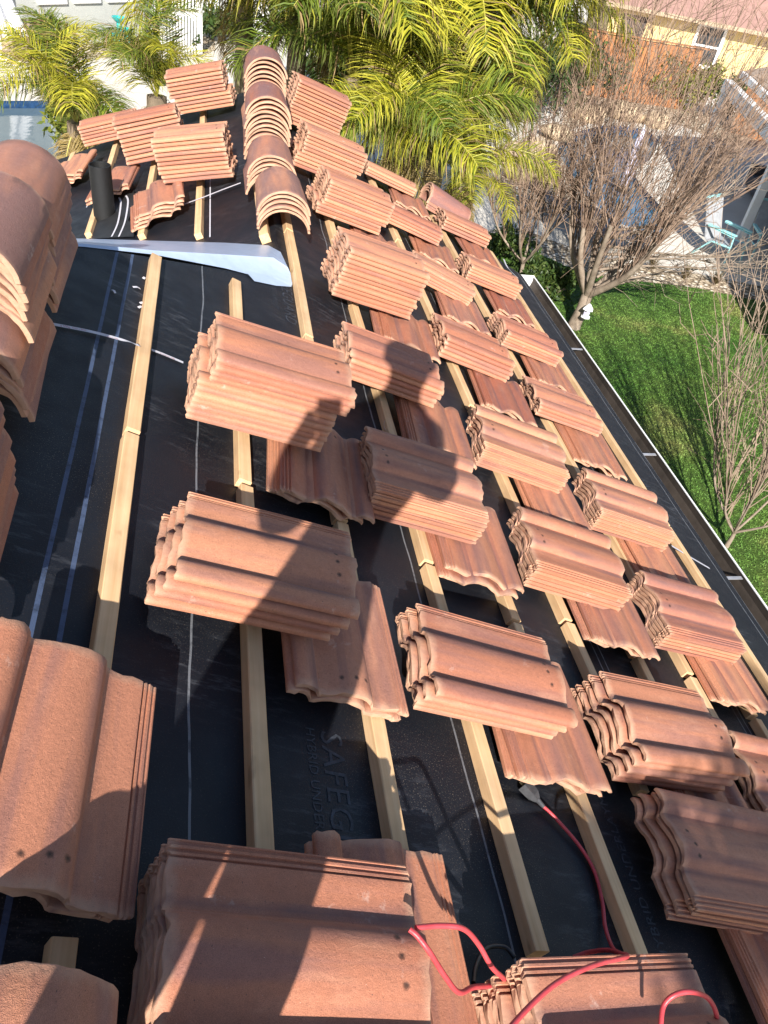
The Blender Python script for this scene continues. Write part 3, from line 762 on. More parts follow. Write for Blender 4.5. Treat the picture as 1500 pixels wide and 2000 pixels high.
# ------------------------------------------------------------------ ridge tiles
def ridge_mesh(seed):
    r = random.Random(seed); n = 22; th = .0135; b = MB(); Lr = .43
    xs = [0,.002,.05,.13,.21,.29,.37,Lr-.002,Lr]; vs = []
    for i, x in enumerate(xs):
        R_ = .143-.012*(x/Lr)
        for side in (0,1):
            for j in range(n+1):
                a = rad(8)+(math.pi-rad(16))*j/n
                rr_ = R_-(th if side else 0)
                if i in (0, len(xs)-1): rr_ += (.0018 if side else -.0018)
                dx = (r.gauss(0,.0009)+.002*math.sin(a*5+seed)) if i in (0,1,len(xs)-2,len(xs)-1) else 0
                vs.append((x+dx, rr_*math.cos(a)*1.0, rr_*math.sin(a)*.92-.012+r.gauss(0,.0002)))
    k = 2*(n+1); fs = []
    for i in range(len(xs)-1):
        for j in range(n):
            fs.append((i*k+j, (i+1)*k+j, (i+1)*k+j+1, i*k+j+1)); fs.append((i*k+n+1+j, i*k+n+2+j, (i+1)*k+n+2+j, (i+1)*k+n+1+j))
        for j in (0, n): fs.append((i*k+j, i*k+n+1+j, (i+1)*k+n+1+j, (i+1)*k+j))
    for base in (0, (len(xs)-1)*k):
        for j in range(n): fs.append((base+j, base+j+1, base+n+2+j, base+n+1+j))
    b.add(vs, fs); me = b.mesh('ridge_tile', M_RIDGE)
    bm = bmesh.new(); bm.from_mesh(me); bmesh.ops.recalc_face_normals(bm, faces=bm.faces); bm.to_mesh(me); bm.free()
    me.polygons.foreach_set('use_smooth', [True]*len(me.polygons)); me.set_sharp_from_angle(angle=rad(38)); return me
RIDGES = [ridge_mesh(i) for i in range(4)]; rcount = 0; proto_ridge = None
def ridge_pile(O, ax, up, n, desc, pitch=.0235, jit=1.0, lean=0.0, step=None):
    global rcount, proto_ridge
    ax = unit(ax); up = unit(np.array(up)-ax*(np.array(up)@ax)); sd = np.cross(up, ax); r = random.Random(rcount+5)
    for k in range(n):
        a = rad(r.gauss(0,.7*jit)); e1 = ax*math.cos(a)+sd*math.sin(a); e2 = np.cross(up, e1)
        P = np.array(O)+up*(pitch*k)+ax*(r.gauss(0,.005*jit)+lean*k+(step[1] if step and k >= step[0] else 0))+sd*r.gauss(0,.003*jit)
        if proto_ridge is None: proto_ridge = D.objects.new('ridge_tile', RIDGES[0]); o = proto_ridge
        else: o = proto_ridge.copy(); o.data = RIDGES[rcount % 4]
        COL.objects.link(o); o.matrix_basis = frame(P, e1, e2, up)
        i = n-1-k; pos = 'top' if i == 0 else ('bottom' if k == 0 else f'{ORD[i]} from top')
        o['kind'] = 'thing'; o['label'] = f'half-round ridge tile, {pos}, in {desc}'; o['category'] = 'ridge tile'; o['group'] = 'half-round ridge tiles piled along the ridges'
        rcount += 1
Z3 = (0,0,1)
ZR = R(PX0, 0)[2]
X_R = R(PX0,0)[0]
zb = ZR+.012
ridge_pile((X_R-.005,2.20,zb+.03), YD, Z3, 9, 'the far pile at the upper left edge', .027, step=(5,.07))
ridge_pile((X_R+.012,1.64,zb+.02), YD, Z3, 13, 'the middle pile on the main ridge at left', .0252, jit=1.6, step=(6,.13))
ridge_pile((X_R+.03,.99,zb), YD, Z3, 11, 'the pile cropped by the left edge', .026, jit=1.3)
ridge_pile((X_R-.02,.50,zb), YD, Z3, 4, 'the low pile under the flat tile at left')
ridge_pile(R(.25,-.05,.03), YD, NU, 8, 'the pile in the bottom left corner')
XW, ZW = R0[0], R0[2]
ridge_pile((XW+.035,4.06,ZW+.03), YD, Z3, 5, 'the nearest pile on the lower ridge')
ridge_pile((XW-.005,4.56,ZW+.03), YD, Z3, 6, 'the second pile up the lower ridge', jit=1.2)
ridge_pile((XW+.0,5.16,ZW+.04), YD, Z3, 11, 'the tall third pile up the lower ridge', .0262, jit=1.2)
ridge_pile((XW+.012,5.80,ZW+.06), YD, Z3, 13, 'the farthest pile on the lower ridge', .0272)
ridge_pile(R(2.52,6.62,.05), PD, NU, 4, 'the sideways pile at the far right corner', .0215)

# ------------------------------------------------------------------ straps and tapes
s1 = ribbon('strapping_tape', bez([R(*rpx(x, y, w), w) for x, y, w in ((104,633,.006),(180,648,.010),(240,664,.012),(266,672,.040),(272,674,.040))]), .0075, NU, M_STRAP)
tag(s1, 'white printed strapping tape running from ridge tiles to the top batten', 'strap')
t = lettering('y Mfg. Co., Inc.', R(*rpx(118, 637.5, .013), .013), R(*rpx(182,649.5,.013),.013)-R(*rpx(118,638,.013),.013), NU, .0135, M_REDINK, None, 'printed_lettering', .0008); t.parent = s1
t = lettering('Co., Inc. Mfg.', R(*rpx(206, 657.5, .0145), .0145), R(*rpx(246,667,.0145),.0145)-R(*rpx(206,657.5,.0145),.0145), NU, .0075, M_REDINK, None, 'printed_lettering', .0008); t.parent = s1
s2 = ribbon('strapping_tape', bez([R(*rpx(x, y, .006), .006) for x, y in ((296,683),(320,692),(358,708))]), .0065, NU, M_STRAP)
tag(s2, 'short white printed strapping tape between top batten and tall tile stack', 'strap')
t = lettering('Company, Mfg.', R(*rpx(312, 690.5, .0075), .0075), R(*rpx(356,708.5,.0075),.0075)-R(*rpx(312,690.5,.0075),.0075), NU, .0085, M_REDINK, None, 'printed_lettering', .0008); t.parent = s2
s3 = ribbon('strapping_tape', bez([R(*rpx(x, y, w), w) for x, y, w in ((752,822,.05),(750,832,.03),(756,843,.015),(768,848,.01))]), .007, unit(NU+np.array([1,0,0])), M_STRAP)
tag(s3, 'small curled white tape beside a batten above the shaded stack', 'strap')
s4 = ribbon('strapping_tape', bez([R(*rpx(x, y, w), w) for x, y, w in ((1312,1066,.03),(1335,1080,.03),(1355,1092,.02),(1386,1110,.005))]), .008, NU, M_STRAP)
tag(s4, 'white tape lying over the eave batten toward the gutter', 'strap')
s5 = ribbon('strapping_tape', bez([R(*rpx(x, y, w), w) for x, y, w in ((984,506,.03),(990,520,.03),(1000,532,.015),(1012,543,.006))]), .010, NU, M_STRAP)
tag(s5, 'white tape at the far end of the eave batten', 'strap')
s6 = ribbon('strapping_tape', [L(*lpx(x, y, .042), .042) for x, y in ((470,357),(430,372),(395,386),(350,402),(318,412),(285,426))], .0085, NL, M_STRAP)
tag(s6, 'white tape stretched across the left slope battens', 'strap')
for i, (x, y, a, ln) in enumerate([(282,543,1.2,.022),(267,562,.5,.032),(278,592,.8,.024),(275,600,.9,.028),(222,569,-.7,.018)]):
    p, q = rpx(x, y, .004); d = np.array([math.cos(a)*PD[0], math.sin(a), math.cos(a)*PD[2]])
    o = ribbon('plastic_scrap', [R(p, q, .004)-d*ln/2, R(p, q, .008), R(p, q, .003)+d*ln/2], .005, NU, M_STRAP)
    tag(o, ['small white plastic scrap nearest the flashing by the top batten','curved white plastic scrap left of the top batten','upper of two tiny white scraps by the batten','lower of two tiny white scraps by the batten','white plastic scrap lying on the printed felt line'][i], 'scrap')

# ------------------------------------------------------------------ extension cord
cord = thing('extension_cord', 'red extension cord with black plug snaking over the lower tiles', 'cord', R(1.6,.8,.01))
def oncord(o): o.parent = cord; o.matrix_parent_inverse = cord.matrix_world.inverted(); return o
bpy.context.view_layer.update()
plug_o = R(1.50,.97,.02); plug_e = R(1.545,.915,.02)
def rw(x, y, w): return R(*rpx(x, y, w), w)
path = [plug_e, rw(1085,1598,.014), rw(1130,1650,.012), rw(1160,1700,.011), rw(1176,1760,.011), rw(1182,1810,.012), rw(1196,1850,.03), rw(1212,1862,.10),
        rw(1225,1868,.24), rw(1160,1885,.275), rw(1095,1915,.275), rw(1045,1955,.272), rw(990,2015,.27), rw(960,2060,.27)]
b = MB(); b.tube(bez(path, 8), .0048, 10); oncord(b.build('cable', M_CORD, None, 60))
path2 = [rw(812,1812,.262), rw(860,1808,.268), rw(905,1814,.272), rw(935,1845,.23), rw(960,1888,.20), rw(985,1915,.14), rw(960,1925,.12), rw(925,1928,.16), rw(896,1938,.19), rw(868,1905,.22), rw(838,1858,.262), rw(815,1828,.268), rw(800,1815,.266)]
b = MB(); b.tube(bez(path2, 8), .0048, 10); oncord(b.build('cable', M_CORD, None, 60))
path3 = [rw(1290,2010,.28), rw(1296,1965,.295), rw(1320,1942,.32), rw(1355,1938,.33), rw(1385,1952,.31), rw(1400,1985,.28), rw(1398,2020,.2)]
b = MB(); b.tube(bez(path3, 8), .0048, 10); oncord(b.build('cable', M_CORD, None, 60))
path4 = [rw(1225,1868,.20), rw(1190,1856,.12), rw(1150,1860,.06), rw(1120,1870,.03)]
b = MB(); b.tube(bez(path4, 8), .0048, 10); oncord(b.build('cable', M_CORD, None, 60))
pth5 = [rw(925,1920,.06), rw(930,1885,.04), rw(950,1852,.03), rw(985,1850,.03), rw(1005,1870,.04)]
b = MB(); b.tube(bez(pth5, 8), .0048, 8); oncord(b.build('cable', M_BLACKPLASTIC, None, 60))
d = unit(plug_e-plug_o); sdv = unit(np.cross(NU, d)); b = MB()
for (a0,a1,w0,w1) in ((0,.036,.0165,.0145),(.036,.052,.0145,.007)):
    vs = []
    for t_, hw in ((a0,w0),(a1,w1)):
        c = plug_o+d*t_
        vs += [c+sdv*hw+NU*hw*.8, c-sdv*hw+NU*hw*.8, c-sdv*hw-NU*hw*.8, c+sdv*hw-NU*hw*.8]
    b.add(vs, [(0,1,5,4),(1,2,6,5),(2,3,7,6),(3,0,4,7),(3,2,1,0),(4,5,6,7)])
b.tube([plug_o+d*.05, plug_o+d*.075], [.0075,.0055], 8)
plug = oncord(b.build('plug', simple('grey_rubber', (.06,.06,.065), .35, 0, .3, 60)))
for sgn in (-1,1):
    b = MB(); c = plug_o-d*.012+sdv*.006*sgn; b.frame_box(c-sdv*.0008-NU*.003, d*.0118, sdv*.0016, NU*.006); b.build('prong', M_BRASS, plug)


# ------------------------------------------------------------------ the photographer, standing on the ridge behind the camera
def skin_figure(name, nodes, edges, root, parent=None, sub=1):
    me = D.meshes.new(name); bm = bmesh.new(); ly = bm.verts.layers.skin.verify(); vs = {}
    for k, (co, r) in nodes.items():
        v = bm.verts.new(co); vs[k] = v; v[ly].radius = r if isinstance(r, tuple) else (r, r)
    vs[root][ly].use_root = True
    for a_, b_ in edges: bm.edges.new((vs[a_], vs[b_]))
    bm.to_mesh(me); bm.free(); o = link(name, me, parent)
    m1 = o.modifiers.new('skin', 'SKIN'); m1.use_smooth_shade = True
    m2 = o.modifiers.new('sub', 'SUBSURF'); m2.levels = sub; m2.render_levels = sub
    bpy.context.view_layer.update()
    me2 = D.meshes.new_from_object(o.evaluated_get(bpy.context.evaluated_depsgraph_get())); o.modifiers.clear(); o.data = me2
    return o
def zr(x): return -TT*x
nd = {'pel':((.56,-.24,.72),(.15,.11)),'bel':((.61,-.24,.92),(.19,.12)),'che':((.73,-.22,1.14),(.19,.12)),'upc':((.80,-.19,1.28),(.13,.09)),'nec':((.83,-.15,1.38),.078),'chi':((.85,-.12,1.45),.085),'hea':((.86,-.12,1.54),.112),'top':((.86,-.13,1.62),.098),
 'hl':((.40,-.24,.64),.10),'kl':((.23,-.21,.28),.078),'al':((.20,-.31,.0),.055),'fl':((.20,-.19,zr(.20)+.045),.038),
 'hr':((.58,-.24,.62),.10),'kr':((.435,-.20,.24),.082),'ar':((.41,-.29,zr(.41)+.10),.058),'fr':((.41,-.17,zr(.41)+.045),.038),
 'sl':((.62,-.20,1.25),.085),'el':((.40,-.20,.98),.072),'wl':((.44,-.10,1.11),.042),'pl':((.475,-.065,1.165),(.026,.018)),
 'sr':((.97,-.20,1.24),.065),'er':((.95,-.14,.98),.06),'wr':((.73,-.07,1.08),.030),'prr':((.665,-.055,1.125),(.026,.018))}
ed = [('pel','bel'),('bel','che'),('che','upc'),('upc','nec'),('nec','chi'),('chi','hea'),('hea','top'),('pel','hl'),('hl','kl'),('kl','al'),('al','fl'),('pel','hr'),('hr','kr'),('kr','ar'),('ar','fr'),
      ('upc','sl'),('sl','el'),('el','wl'),('wl','pl'),('upc','sr'),('sr','er'),('er','wr'),('wr','prr')]
for s_, base, dirn in (('l','pl',1),('r','prr',-1)):
    bx = np.array(nd[base][0])
    for i_, (dx, dz, ln) in enumerate(((.6,.75,.07),(.8,.45,.078),(.9,.15,.072),(.9,-.15,.058),(.2,.98,.052))):
        d_ = unit((dx*dirn*.8, .25, dz)); b1 = bx+np.array([0,0,(.024-.016*i_) if i_ < 4 else .02])+d_*.012
        nd[f'{s_}{i_}a'] = (tuple(b1+d_*ln*.5), .0095); nd[f'{s_}{i_}b'] = (tuple(b1+d_*ln+np.array([0,-.012,0])), .0080)
        ed += [(base, f'{s_}{i_}a'), (f'{s_}{i_}a', f'{s_}{i_}b')]
per = skin_figure('person', nd, ed, 'pel')
tag(per, 'person in grey shirt and jeans holding up a phone, throwing the long shadow', 'person')
me = per.data; me.materials.clear()
for m in (M_SHIRT, M_JEANS, M_SKIN): me.materials.append(m)
for p_ in me.polygons:
    c = p_.center
    p_.material_index = 1 if c.z < .74 else (2 if (c.z > 1.36 and .7 < c.x < 1.02) or (c.y > -.115 and c.z > 1.0 and c.x < .78) else 0)
b = MB(); r_ = [(.0,.125),(.05,.118),(.085,.088),(.10,.04),(.104,0)]
b.lathe([(rr_, z_) for z_, rr_ in r_], (.86,-.135,1.56), 20); b.build('hair', M_HAIR, per, 60)
fw = unit(ray(750,1000)); ri = unit(ray(1750,1000)-ray(750,1000)); dn = np.cross(fw, ri)
b = MB(); c0 = CAM-fw*.022; b.frame_box(c0-ri*.03-dn*.03, ri*.076, dn*.160, -fw*.008)
ph = b.build('phone', M_BLACKPLASTIC); tag(ph, 'black phone held up in both hands above the tiles', 'phone')

# ------------------------------------------------------------------ trees behind the roof end that dapple the lower tiles
tt_ = R(2.15,.93,.0)-np.array(SUN_DIR)*6.2
def samp(r, n):
    u = r.normal(size=(n,3)); u /= np.linalg.norm(u, axis=1)[:,None]; u *= (r.random(n)**.4)[:,None]
    cl = r.integers(0, 9, n); off = np.random.default_rng(4).normal(size=(9,3))*np.array([.34,.09,.06])
    return tt_+off[cl]+u*np.array([.24,.17,.13])
V, tn = leaf_cloud(2600, samp, .075, 12, (0,.8))
lt = thing('leafy_tree', 'leafy tree behind the roof end shading the lower right tiles', 'tree', (tt_[0], tt_[1], ZG))
lt_in = Matrix.Translation((-tt_[0], -tt_[1], -ZG))
o = leaf_object('crown', V, tn, M_LEAF, lt); o.matrix_parent_inverse = lt_in
b = MB(); b.tube([(tt_[0],tt_[1],ZG),(tt_[0]+.05,tt_[1]-.03,ZG+2.2),(tt_[0],tt_[1],tt_[2]-.1)], [.11,.08,.03], 8)
for k_ in range(6): b.tube([(tt_[0],tt_[1],tt_[2]-.5),(tt_[0]+(k_-2.5)*.18,tt_[1],tt_[2]-.15),(tt_[0]+(k_-2.5)*.36,tt_[1]+.05,tt_[2])], [.03,.018,.006], 5)
o = b.build('trunk', M_BARK, lt, 60); o.matrix_parent_inverse = lt_in

# ------------------------------------------------------------------ palms
def frond_mesh(seed, Lf=2.3, droop=1.35, up=.75, dry=.0, narrow=1.0):
    r = np.random.default_rng(seed)
    m = 14; pts = []; p = np.zeros(3); ang = up
    for i in range(m+1):
        pts.append(p.copy()); st = Lf/m; p = p+np.array([math.cos(ang), 0, math.sin(ang)])*st; ang -= (up+droop)/m*(.5+i/m)
    pts = np.array(pts)
    yaw = r.uniform(-.25,.25); pts[:,1] = np.sin(np.linspace(0,1,m+1)*1.6)*yaw*.5
    b = MB(); b.tube(pts, list(np.linspace(.018,.003,m+1)), 5)
    nr = len(b.v)
    V = []; F = []; tone = []; brn = []
    n = 132
    for i in range(n):
        t = .13+.87*i/(n-1); x = t*m; k = min(int(x), m-1); f = x-k
        c = pts[k]*(1-f)+pts[k+1]*f; tg = unit(pts[min(k+1,m)]-pts[k]); nv = unit(np.cross(tg, (0,1,0)))
        if nv[2] < 0: nv = -nv
        for sgn in (-1, 1):
            ln = (.24+.56*math.sin(math.pi*min(1,(t*.82+.14)))**.8)*r.uniform(.75,1.15)*narrow
            sw = r.uniform(.35,.75); lift = r.uniform(-.25,.55)
            d = unit(np.array([0,sgn*1.0,0])*math.cos(sw)+tg*math.sin(sw)*1.0+nv*lift)
            wv = unit(np.cross(d, nv+r.normal(0,.35,3)))*(.0082*r.uniform(.7,1.2))
            d2 = unit(d+np.array([0,0,-.35-r.uniform(0,.55)])); d3 = unit(d2+np.array([0,0,-.5-r.uniform(0,.6)]))
            q0 = c; q1 = c+d*ln*.4; q2 = q1+d2*ln*.35; q3 = q2+d3*ln*.25
            o = len(V); V += [q0-wv*.5, q0+wv*.5, q1-wv, q1+wv, q2-wv*.75, q2+wv*.75, q3]
            F += [(o,o+1,o+3,o+2),(o+2,o+3,o+5,o+4),(o+4,o+5,o+6)]
            tv = np.clip(r.normal(.5,.22),0,1); bt = dry if dry else (1.0 if r.random() < .07 else 0)
            tone += [tv]*7; brn += [bt]*4+[max(bt,.1)]*2+[max(bt, .5 if r.random() < .4 else .1)]
    b.add(V, F, 1); me = b.mesh('frond', [M_RACHIS, M_PALM])
    at = me.attributes.new('tone','FLOAT_VECTOR','POINT'); vv = np.zeros((len(b.v),3), np.float32); vv[nr:,0] = tone; vv[nr:,1] = brn; at.data.foreach_set('vector', vv.ravel())
    return me
FR = [frond_mesh(i, 2.1+.12*(i%4), .9+.18*(i%5), .55+.13*(i%4)) for i in range(9)]
FRD = [frond_mesh(40+i, 1.7, 1.9, -.25, .85, .8) for i in range(2)]
FRG = []
for m_ in FR:
    g_ = m_.copy(); g_.materials[1] = M_PALMG; FRG.append(g_)
def palm(c, n, label, seed, sc=1.0, green=False, lean=(0,0), dry=2, elev=(-.15,.75), az=None):
    r = random.Random(seed); c = np.array(c); base = (c[0]-lean[0], c[1]-lean[1], ZG)
    t = thing('palm_tree', label, 'palm tree', base, 0, 'feathery palms beyond the roof')
    hgt = c[2]-ZG; b = MB(); k = 8
    b.tube([(lean[0]*i/k, lean[1]*i/k, hgt*i/k) for i in range(k+1)], [.13-.03*i/k+(.008 if i % 2 else 0) for i in range(k+1)], 10); b.build('trunk', M_PALMTRUNK, t, 50)
    a0 = r.uniform(0,6.28)
    for i in range(n+dry):
        a = a0+i*2.399+r.uniform(-.2,.2); isd = i >= n
        if az and not isd: a = az[0]+(az[1]-az[0])*((i*.618) % 1)
        el = r.uniform(-.6,-.3) if isd else elev[0]+(elev[1]-elev[0])*((i*.37) % 1)+r.uniform(-.1,.1)
        me = FRD[i % 2] if isd else (FRG if green or r.random() < .22 else FR)[r.randrange(len(FR))]
        s = sc*r.uniform(.85,1.12)*(.8 if isd else 1)
        m = Matrix.Translation((lean[0], lean[1], hgt-.02*i/n)) @ Matrix.Rotation(a,4,'Z') @ Matrix.Rotation(-el,4,'Y') @ Matrix.Rotation(r.uniform(-.5,.5),4,'X') @ Matrix.Scale(s,4)
        link('frond', me, t, mat=m)
def onY(x, y, Y):
    r = ray(x, y); return CAM+r*(Y/r[1])
palm(onY(585,30,10.0), 18, 'palm with its starry crown right behind the farthest ridge tiles', 1, 1.0)
palm(onY(690,150,9.4), 13, 'low green palm between the starry crown and the yellow fronds', 2, .72, green=True)
palm(onY(905,0,10.8), 20, 'tall palm at the top centre with long drooping fronds', 3, 1.0)
palm(onY(785,285,8.6), 17, 'bright yellow palm overhanging the far roof corner', 4, .66, dry=4)
palm(onY(800,60,11.5), 18, 'dark green palm in the middle of the palm group', 5, 1.15, green=True)
palm(onY(985,30,11.5), 18, 'palm nearest the bare tree with brown tipped fronds', 6, .82, dry=5)
palm(onY(150,238,9.0), 14, 'palm beside the grey pool at left, one frond standing upright', 7, .50, dry=5, elev=(.1,1.15), az=(1.75,6.1))
palm(onY(306,188,8.7), 10, 'thin palm in front of the white gates', 8, .42, dry=2, elev=(.15,1.25))
palm(onY(480,-30,11.0), 8, 'palm at the top edge left of the starry crown', 13, .72, dry=1, green=True)
palm(onY(825,200,10.0), 15, 'shaded palm low against the bare twigs', 9, .62, dry=4, green=True)
palm(onY(900,350,9.2), 10, 'short palm with dry tan leaves at the roof corner', 10, .5, dry=6)
palm(onY(700,20,12.5), 16, 'palm behind the starry crown in front of the picket fence', 11, 1.05, green=True)
palm(onY(885,150,11.0), 16, 'palm leaning over the tan boulders by the pool', 12, .64, dry=4)
# ------------------------------------------------------------------ shrubs and hedges
def shrub(name, label, c, rx, ry, rz, n, size, m, seed, cat='shrub', group=None, tone=(0,1)):
    c = np.array(c, float)
    def smp(r, k):
        nc = 14; cc = r.normal(size=(nc,3)); cc /= np.linalg.norm(cc,axis=1)[:,None]; cc *= r.uniform(.35,.8,nc)[:,None]
        cl = r.integers(0,nc,k); u = r.normal(size=(k,3)); u /= np.linalg.norm(u,axis=1)[:,None]; u *= (r.random(k)**.45*.42)[:,None]
        P = cc[cl]+u; P = P*np.array([rx,ry,rz]); P[:,2] += rz; P = P[P[:,2] > .02]; return P
    V, tn = leaf_cloud(n, smp, size, seed, tone)
    t = thing(name, label, cat, c, 0, group); leaf_object('foliage', V, tn, m, t)
    b = MB(); r = random.Random(seed)
    for i in range(5):
        e = (r.uniform(-.5,.5)*rx, r.uniform(-.5,.5)*ry, rz*1.1); b.tube([(0,0,0), (e[0]*.4,e[1]*.4,rz*.5), e], [.03,.02,.006], 5)
    b.build('stem', M_BARK, t, 60)
hd = [(620,190,'dark hedge bush under the starry palm'),(720,210,'dark hedge bush behind the low green palm'),(830,210,'dark hedge bush at the middle of the palms'),(930,215,'dark hedge bush below the tall palm'),(1030,240,'dark hedge bush at the pool end of the palms'),(1110,215,'dark hedge bush beside the pool rocks')]
for i,(x,y,l) in enumerate(hd): shrub('hedge_bush', l, G(x,y,ZG), 1.5, 1.0, 1.15, 2600, .17, M_LEAF, 60+i, 'hedge bush', 'dark hedge bushes below the palms', (0,.7))
for i,(x,y,rx,rz,l,m) in enumerate([(1285,205,1.0,.85,'yellow green bush left of the yellow window',M_LEAFY),(1350,222,1.1,.9,'yellow green bush under the yellow window',M_LEAFY),(1415,235,.9,.8,'darker green bush by the patio cover post',M_LEAF),(1265,110,.8,1.1,'tall green bush against the dark opening',M_LEAFY)]):
    shrub('shrub', l, G(x,y,ZG), rx, .7, rz, 1800, .13, m, 80+i)
for i,(x,y,l) in enumerate([(1030,560,'dark green shrub just past the gutter end'),(1075,585,'dark green shrub between the gutter and the bare tree'),(985,500,'dark shrub in the shade below the roof corner')]):
    shrub('shrub', l, G(x,y,ZG), .50, .5, .26, 2000, .08, M_LEAF, 90+i)
shrub('shrub','leafy clump below the left palm beside the grey pool', G(165,285,ZG), .9,.8,.6,1600,.14,M_LEAFY,97)
shrub('shrub','low shrub at the foot of the white gate', G(430,85,ZG), 1.3,.8,.5,1500,.15,M_LEAF,98)
for i,(x,y,l) in enumerate([(470,58,'dark bush behind the tall white picket gate'),(372,56,'dark bush behind the white picket fence'),(355,98,'dark bush behind the low open gate')]):
    shrub('shrub', l, G(x,y,ZG), 1.5 if i < 2 else .7, .6, .75 if i < 2 else .4, 1800, .16, M_LEAF, 120+i, tone=(0,.5))
for i,(x,y,l) in enumerate([(1270,528,'leftmost dry grass tuft on the gravel strip'),(1335,545,'middle dry grass tuft on the gravel strip'),(1395,556,'rightmost dry grass tuft on the gravel strip')]):
    b = MB(); r = random.Random(i)
    for k in range(170):
        a = r.uniform(0,6.28); ln = r.uniform(.18,.38); sp = r.uniform(.1,.9)
        e = np.array([math.cos(a)*sp*ln, math.sin(a)*sp*ln, ln*math.sqrt(max(.05,1-sp*sp*.8))]); wv = np.array([-math.sin(a),math.cos(a),0])*.005
        b.add([-wv, wv, e*.6+wv*.7+np.array([0,0,.03]), e*.6-wv*.7+np.array([0,0,.03]), e],[(0,1,2,3),(3,2,4)])
    o = b.build('grass_tuft', M_DRY, loc=G(x,y,ZG)); tag(o, l, 'grass tuft', 'dry grass tufts along the gravel')

# ------------------------------------------------------------------ bare trees
def bare_tree(name, label, base, limbs, seed, nwhip, hwhip, lean, trunk_r=.10, trunk_h=.7, spread=.5, m=M_TWIG, twigs=9, wr=.011):
    r = np.random.default_rng(seed); t = thing(name, label, 'tree', base, 0, 'leafless trees by the lawn')
    b = MB(); w_ = MB(); ends = []
    lean = np.array(lean)
    top = np.array([lean[0]*trunk_h*.5, lean[1]*trunk_h*.5, trunk_h])
    b.tube([(0,0,-.05),(0,0,.05),top*.5+np.array([.02,.01,0]),top], [trunk_r*1.35,trunk_r*1.1,trunk_r*.95,trunk_r*.9], 10)
    for i in range(limbs):
        a = i*2*math.pi/limbs+r.uniform(-.3,.3); hl = r.uniform(.7,1.3); out = spread*r.uniform(.6,1.3)
        e = top+np.array([math.cos(a)*out, math.sin(a)*out, hl])+lean*hl*.6
        mid = top*.55+e*.45+np.array([math.cos(a)*out*.18, math.sin(a)*out*.18, -.05])
        b.tube(bez([top*.8, mid, e], 5), list(np.linspace(trunk_r*.62, trunk_r*.33, 11)), 7)
        pl_ = bez([top*.8, mid, e], 5); ends.append((pl_, trunk_r*.33))
    for i in range(nwhip):
        pl_, rr0 = ends[r.integers(len(ends))]; st = pl_[min(len(pl_)-1, int(len(pl_)*r.uniform(.35,1.0)))]
        dirv = unit(np.array([r.normal(0,.21), r.normal(0,.21), 1.0])+lean*.9+unit(np.array([st[0],st[1],.01]))*.22)
        ln = hwhip*r.uniform(.45,1.15); k = 8; p = np.array(st); pts = [p]; dd = dirv
        for j in range(k):
            dd = unit(dd+r.normal(0,.055,3)+np.array([0,0,.02])); p = p+dd*ln/k; pts.append(p)
        r0 = wr*r.uniform(.6,1.5); w_.tube(pts, list(np.linspace(r0, .0022, k+1)), 4, cap=False)
        for q in range(twigs):
            j = r.integers(1,k); s0 = pts[j]; tl = ln*r.uniform(.10,.34); d2 = unit(dd+r.normal(0,.55,3)+np.array([0,0,.25]))
            p2 = s0+d2*tl*.5+r.normal(0,.02,3); p3 = p2+unit(d2+r.normal(0,.3,3))*tl*.5
            w_.tube([s0,p2,p3], [.0048,.0034,.0018], 3, cap=False)
            if r.random() < .5:
                d3 = unit(d2+r.normal(0,.6,3)); w_.tube([p2, p2+d3*tl*.45], [.0026,.0016], 3, cap=False)
    b.build('trunk', M_BARK, t, 70); w_.build('crown', m, t, 80)
tb = G(1120,640,ZG)
bare_tree('bare_tree', 'large leafless tree with a spray of upright twigs over the pool', tb, 8, 11, 205, 4.0, (.24,.18,0), .095, .65, .74, M_TWIG, 8, .0066)
q5 = onY(1435,1040,5.3)
bare_tree('bare_tree', 'leafless pale stemmed tree at the right edge beside the gutter', (q5[0],q5[1],ZG), 6, 12, 110, 2.7, (.12,.20,0), .024, .25, .5, M_TWIG2, 4, .0058)
bare_tree('bare_tree', 'small tangled leafless tree just past the far roof corner', G(1010,560,ZG), 5, 13, 90, 2.6, (-.05,.05,0), .035, .5, .6, M_TWIG, 10, .007)
# low outward limbs of the big tree over the lawn
b = MB(); rr = np.random.default_rng(5)
bt = [o for o in D.objects if o.get('label','').startswith('large leafless')][0]
for i in range(9):
    a = rr.uniform(-1.1,.35); p = np.array([.1,.0,.6+.12*i]); d_ = unit([math.cos(a), math.sin(a)*.7, rr.uniform(.05,.5)]); pts = [p]
    for j in range(10):
        d_ = unit(d_+rr.normal(0,.12,3)); p = p+d_*rr.uniform(.18,.30); pts.append(p)
        for k in range(3):
            e = unit(d_+rr.normal(0,.6,3)+np.array([0,0,.35])); b.tube([p, p+e*.25, p+unit(e+rr.normal(0,.3,3))*.55], [.006,.004,.0018], 3, cap=False)
    b.tube(pts, list(np.linspace(.022,.003,11)), 6)
b.build('limb', M_BARK, bt, 70)
# lantern shaped bird feeder hanging by the trunk
f0 = onplane(1148, 606, tb+np.array([0,-.2,0]), np.array([0,1.0,0])); f = thing('bird_feeder', 'small white lantern shaped bird feeder hanging in the bare tree', 'bird feeder', f0)
b = MB(); b.lathe([(0,.11),(.02,.10),(.085,.02),(.085,.012),(0,.012)], n=6); b.build('roof', M_WHITE, f)
b = MB(); b.lathe([(.05,.012),(.05,-.10),(0,-.10)], n=6); b.build('body', M_LILAC, f)
b = MB(); b.lathe([(.0,-.10),(.075,-.10),(.075,-.115),(0,-.115)], n=6); b.build('tray', M_WHITE, f)
b = MB(); b.tube([(0,0,.11),(0,0,.45)], .003, 4); b.build('hanging_wire', M_BLACKPLASTIC, f)

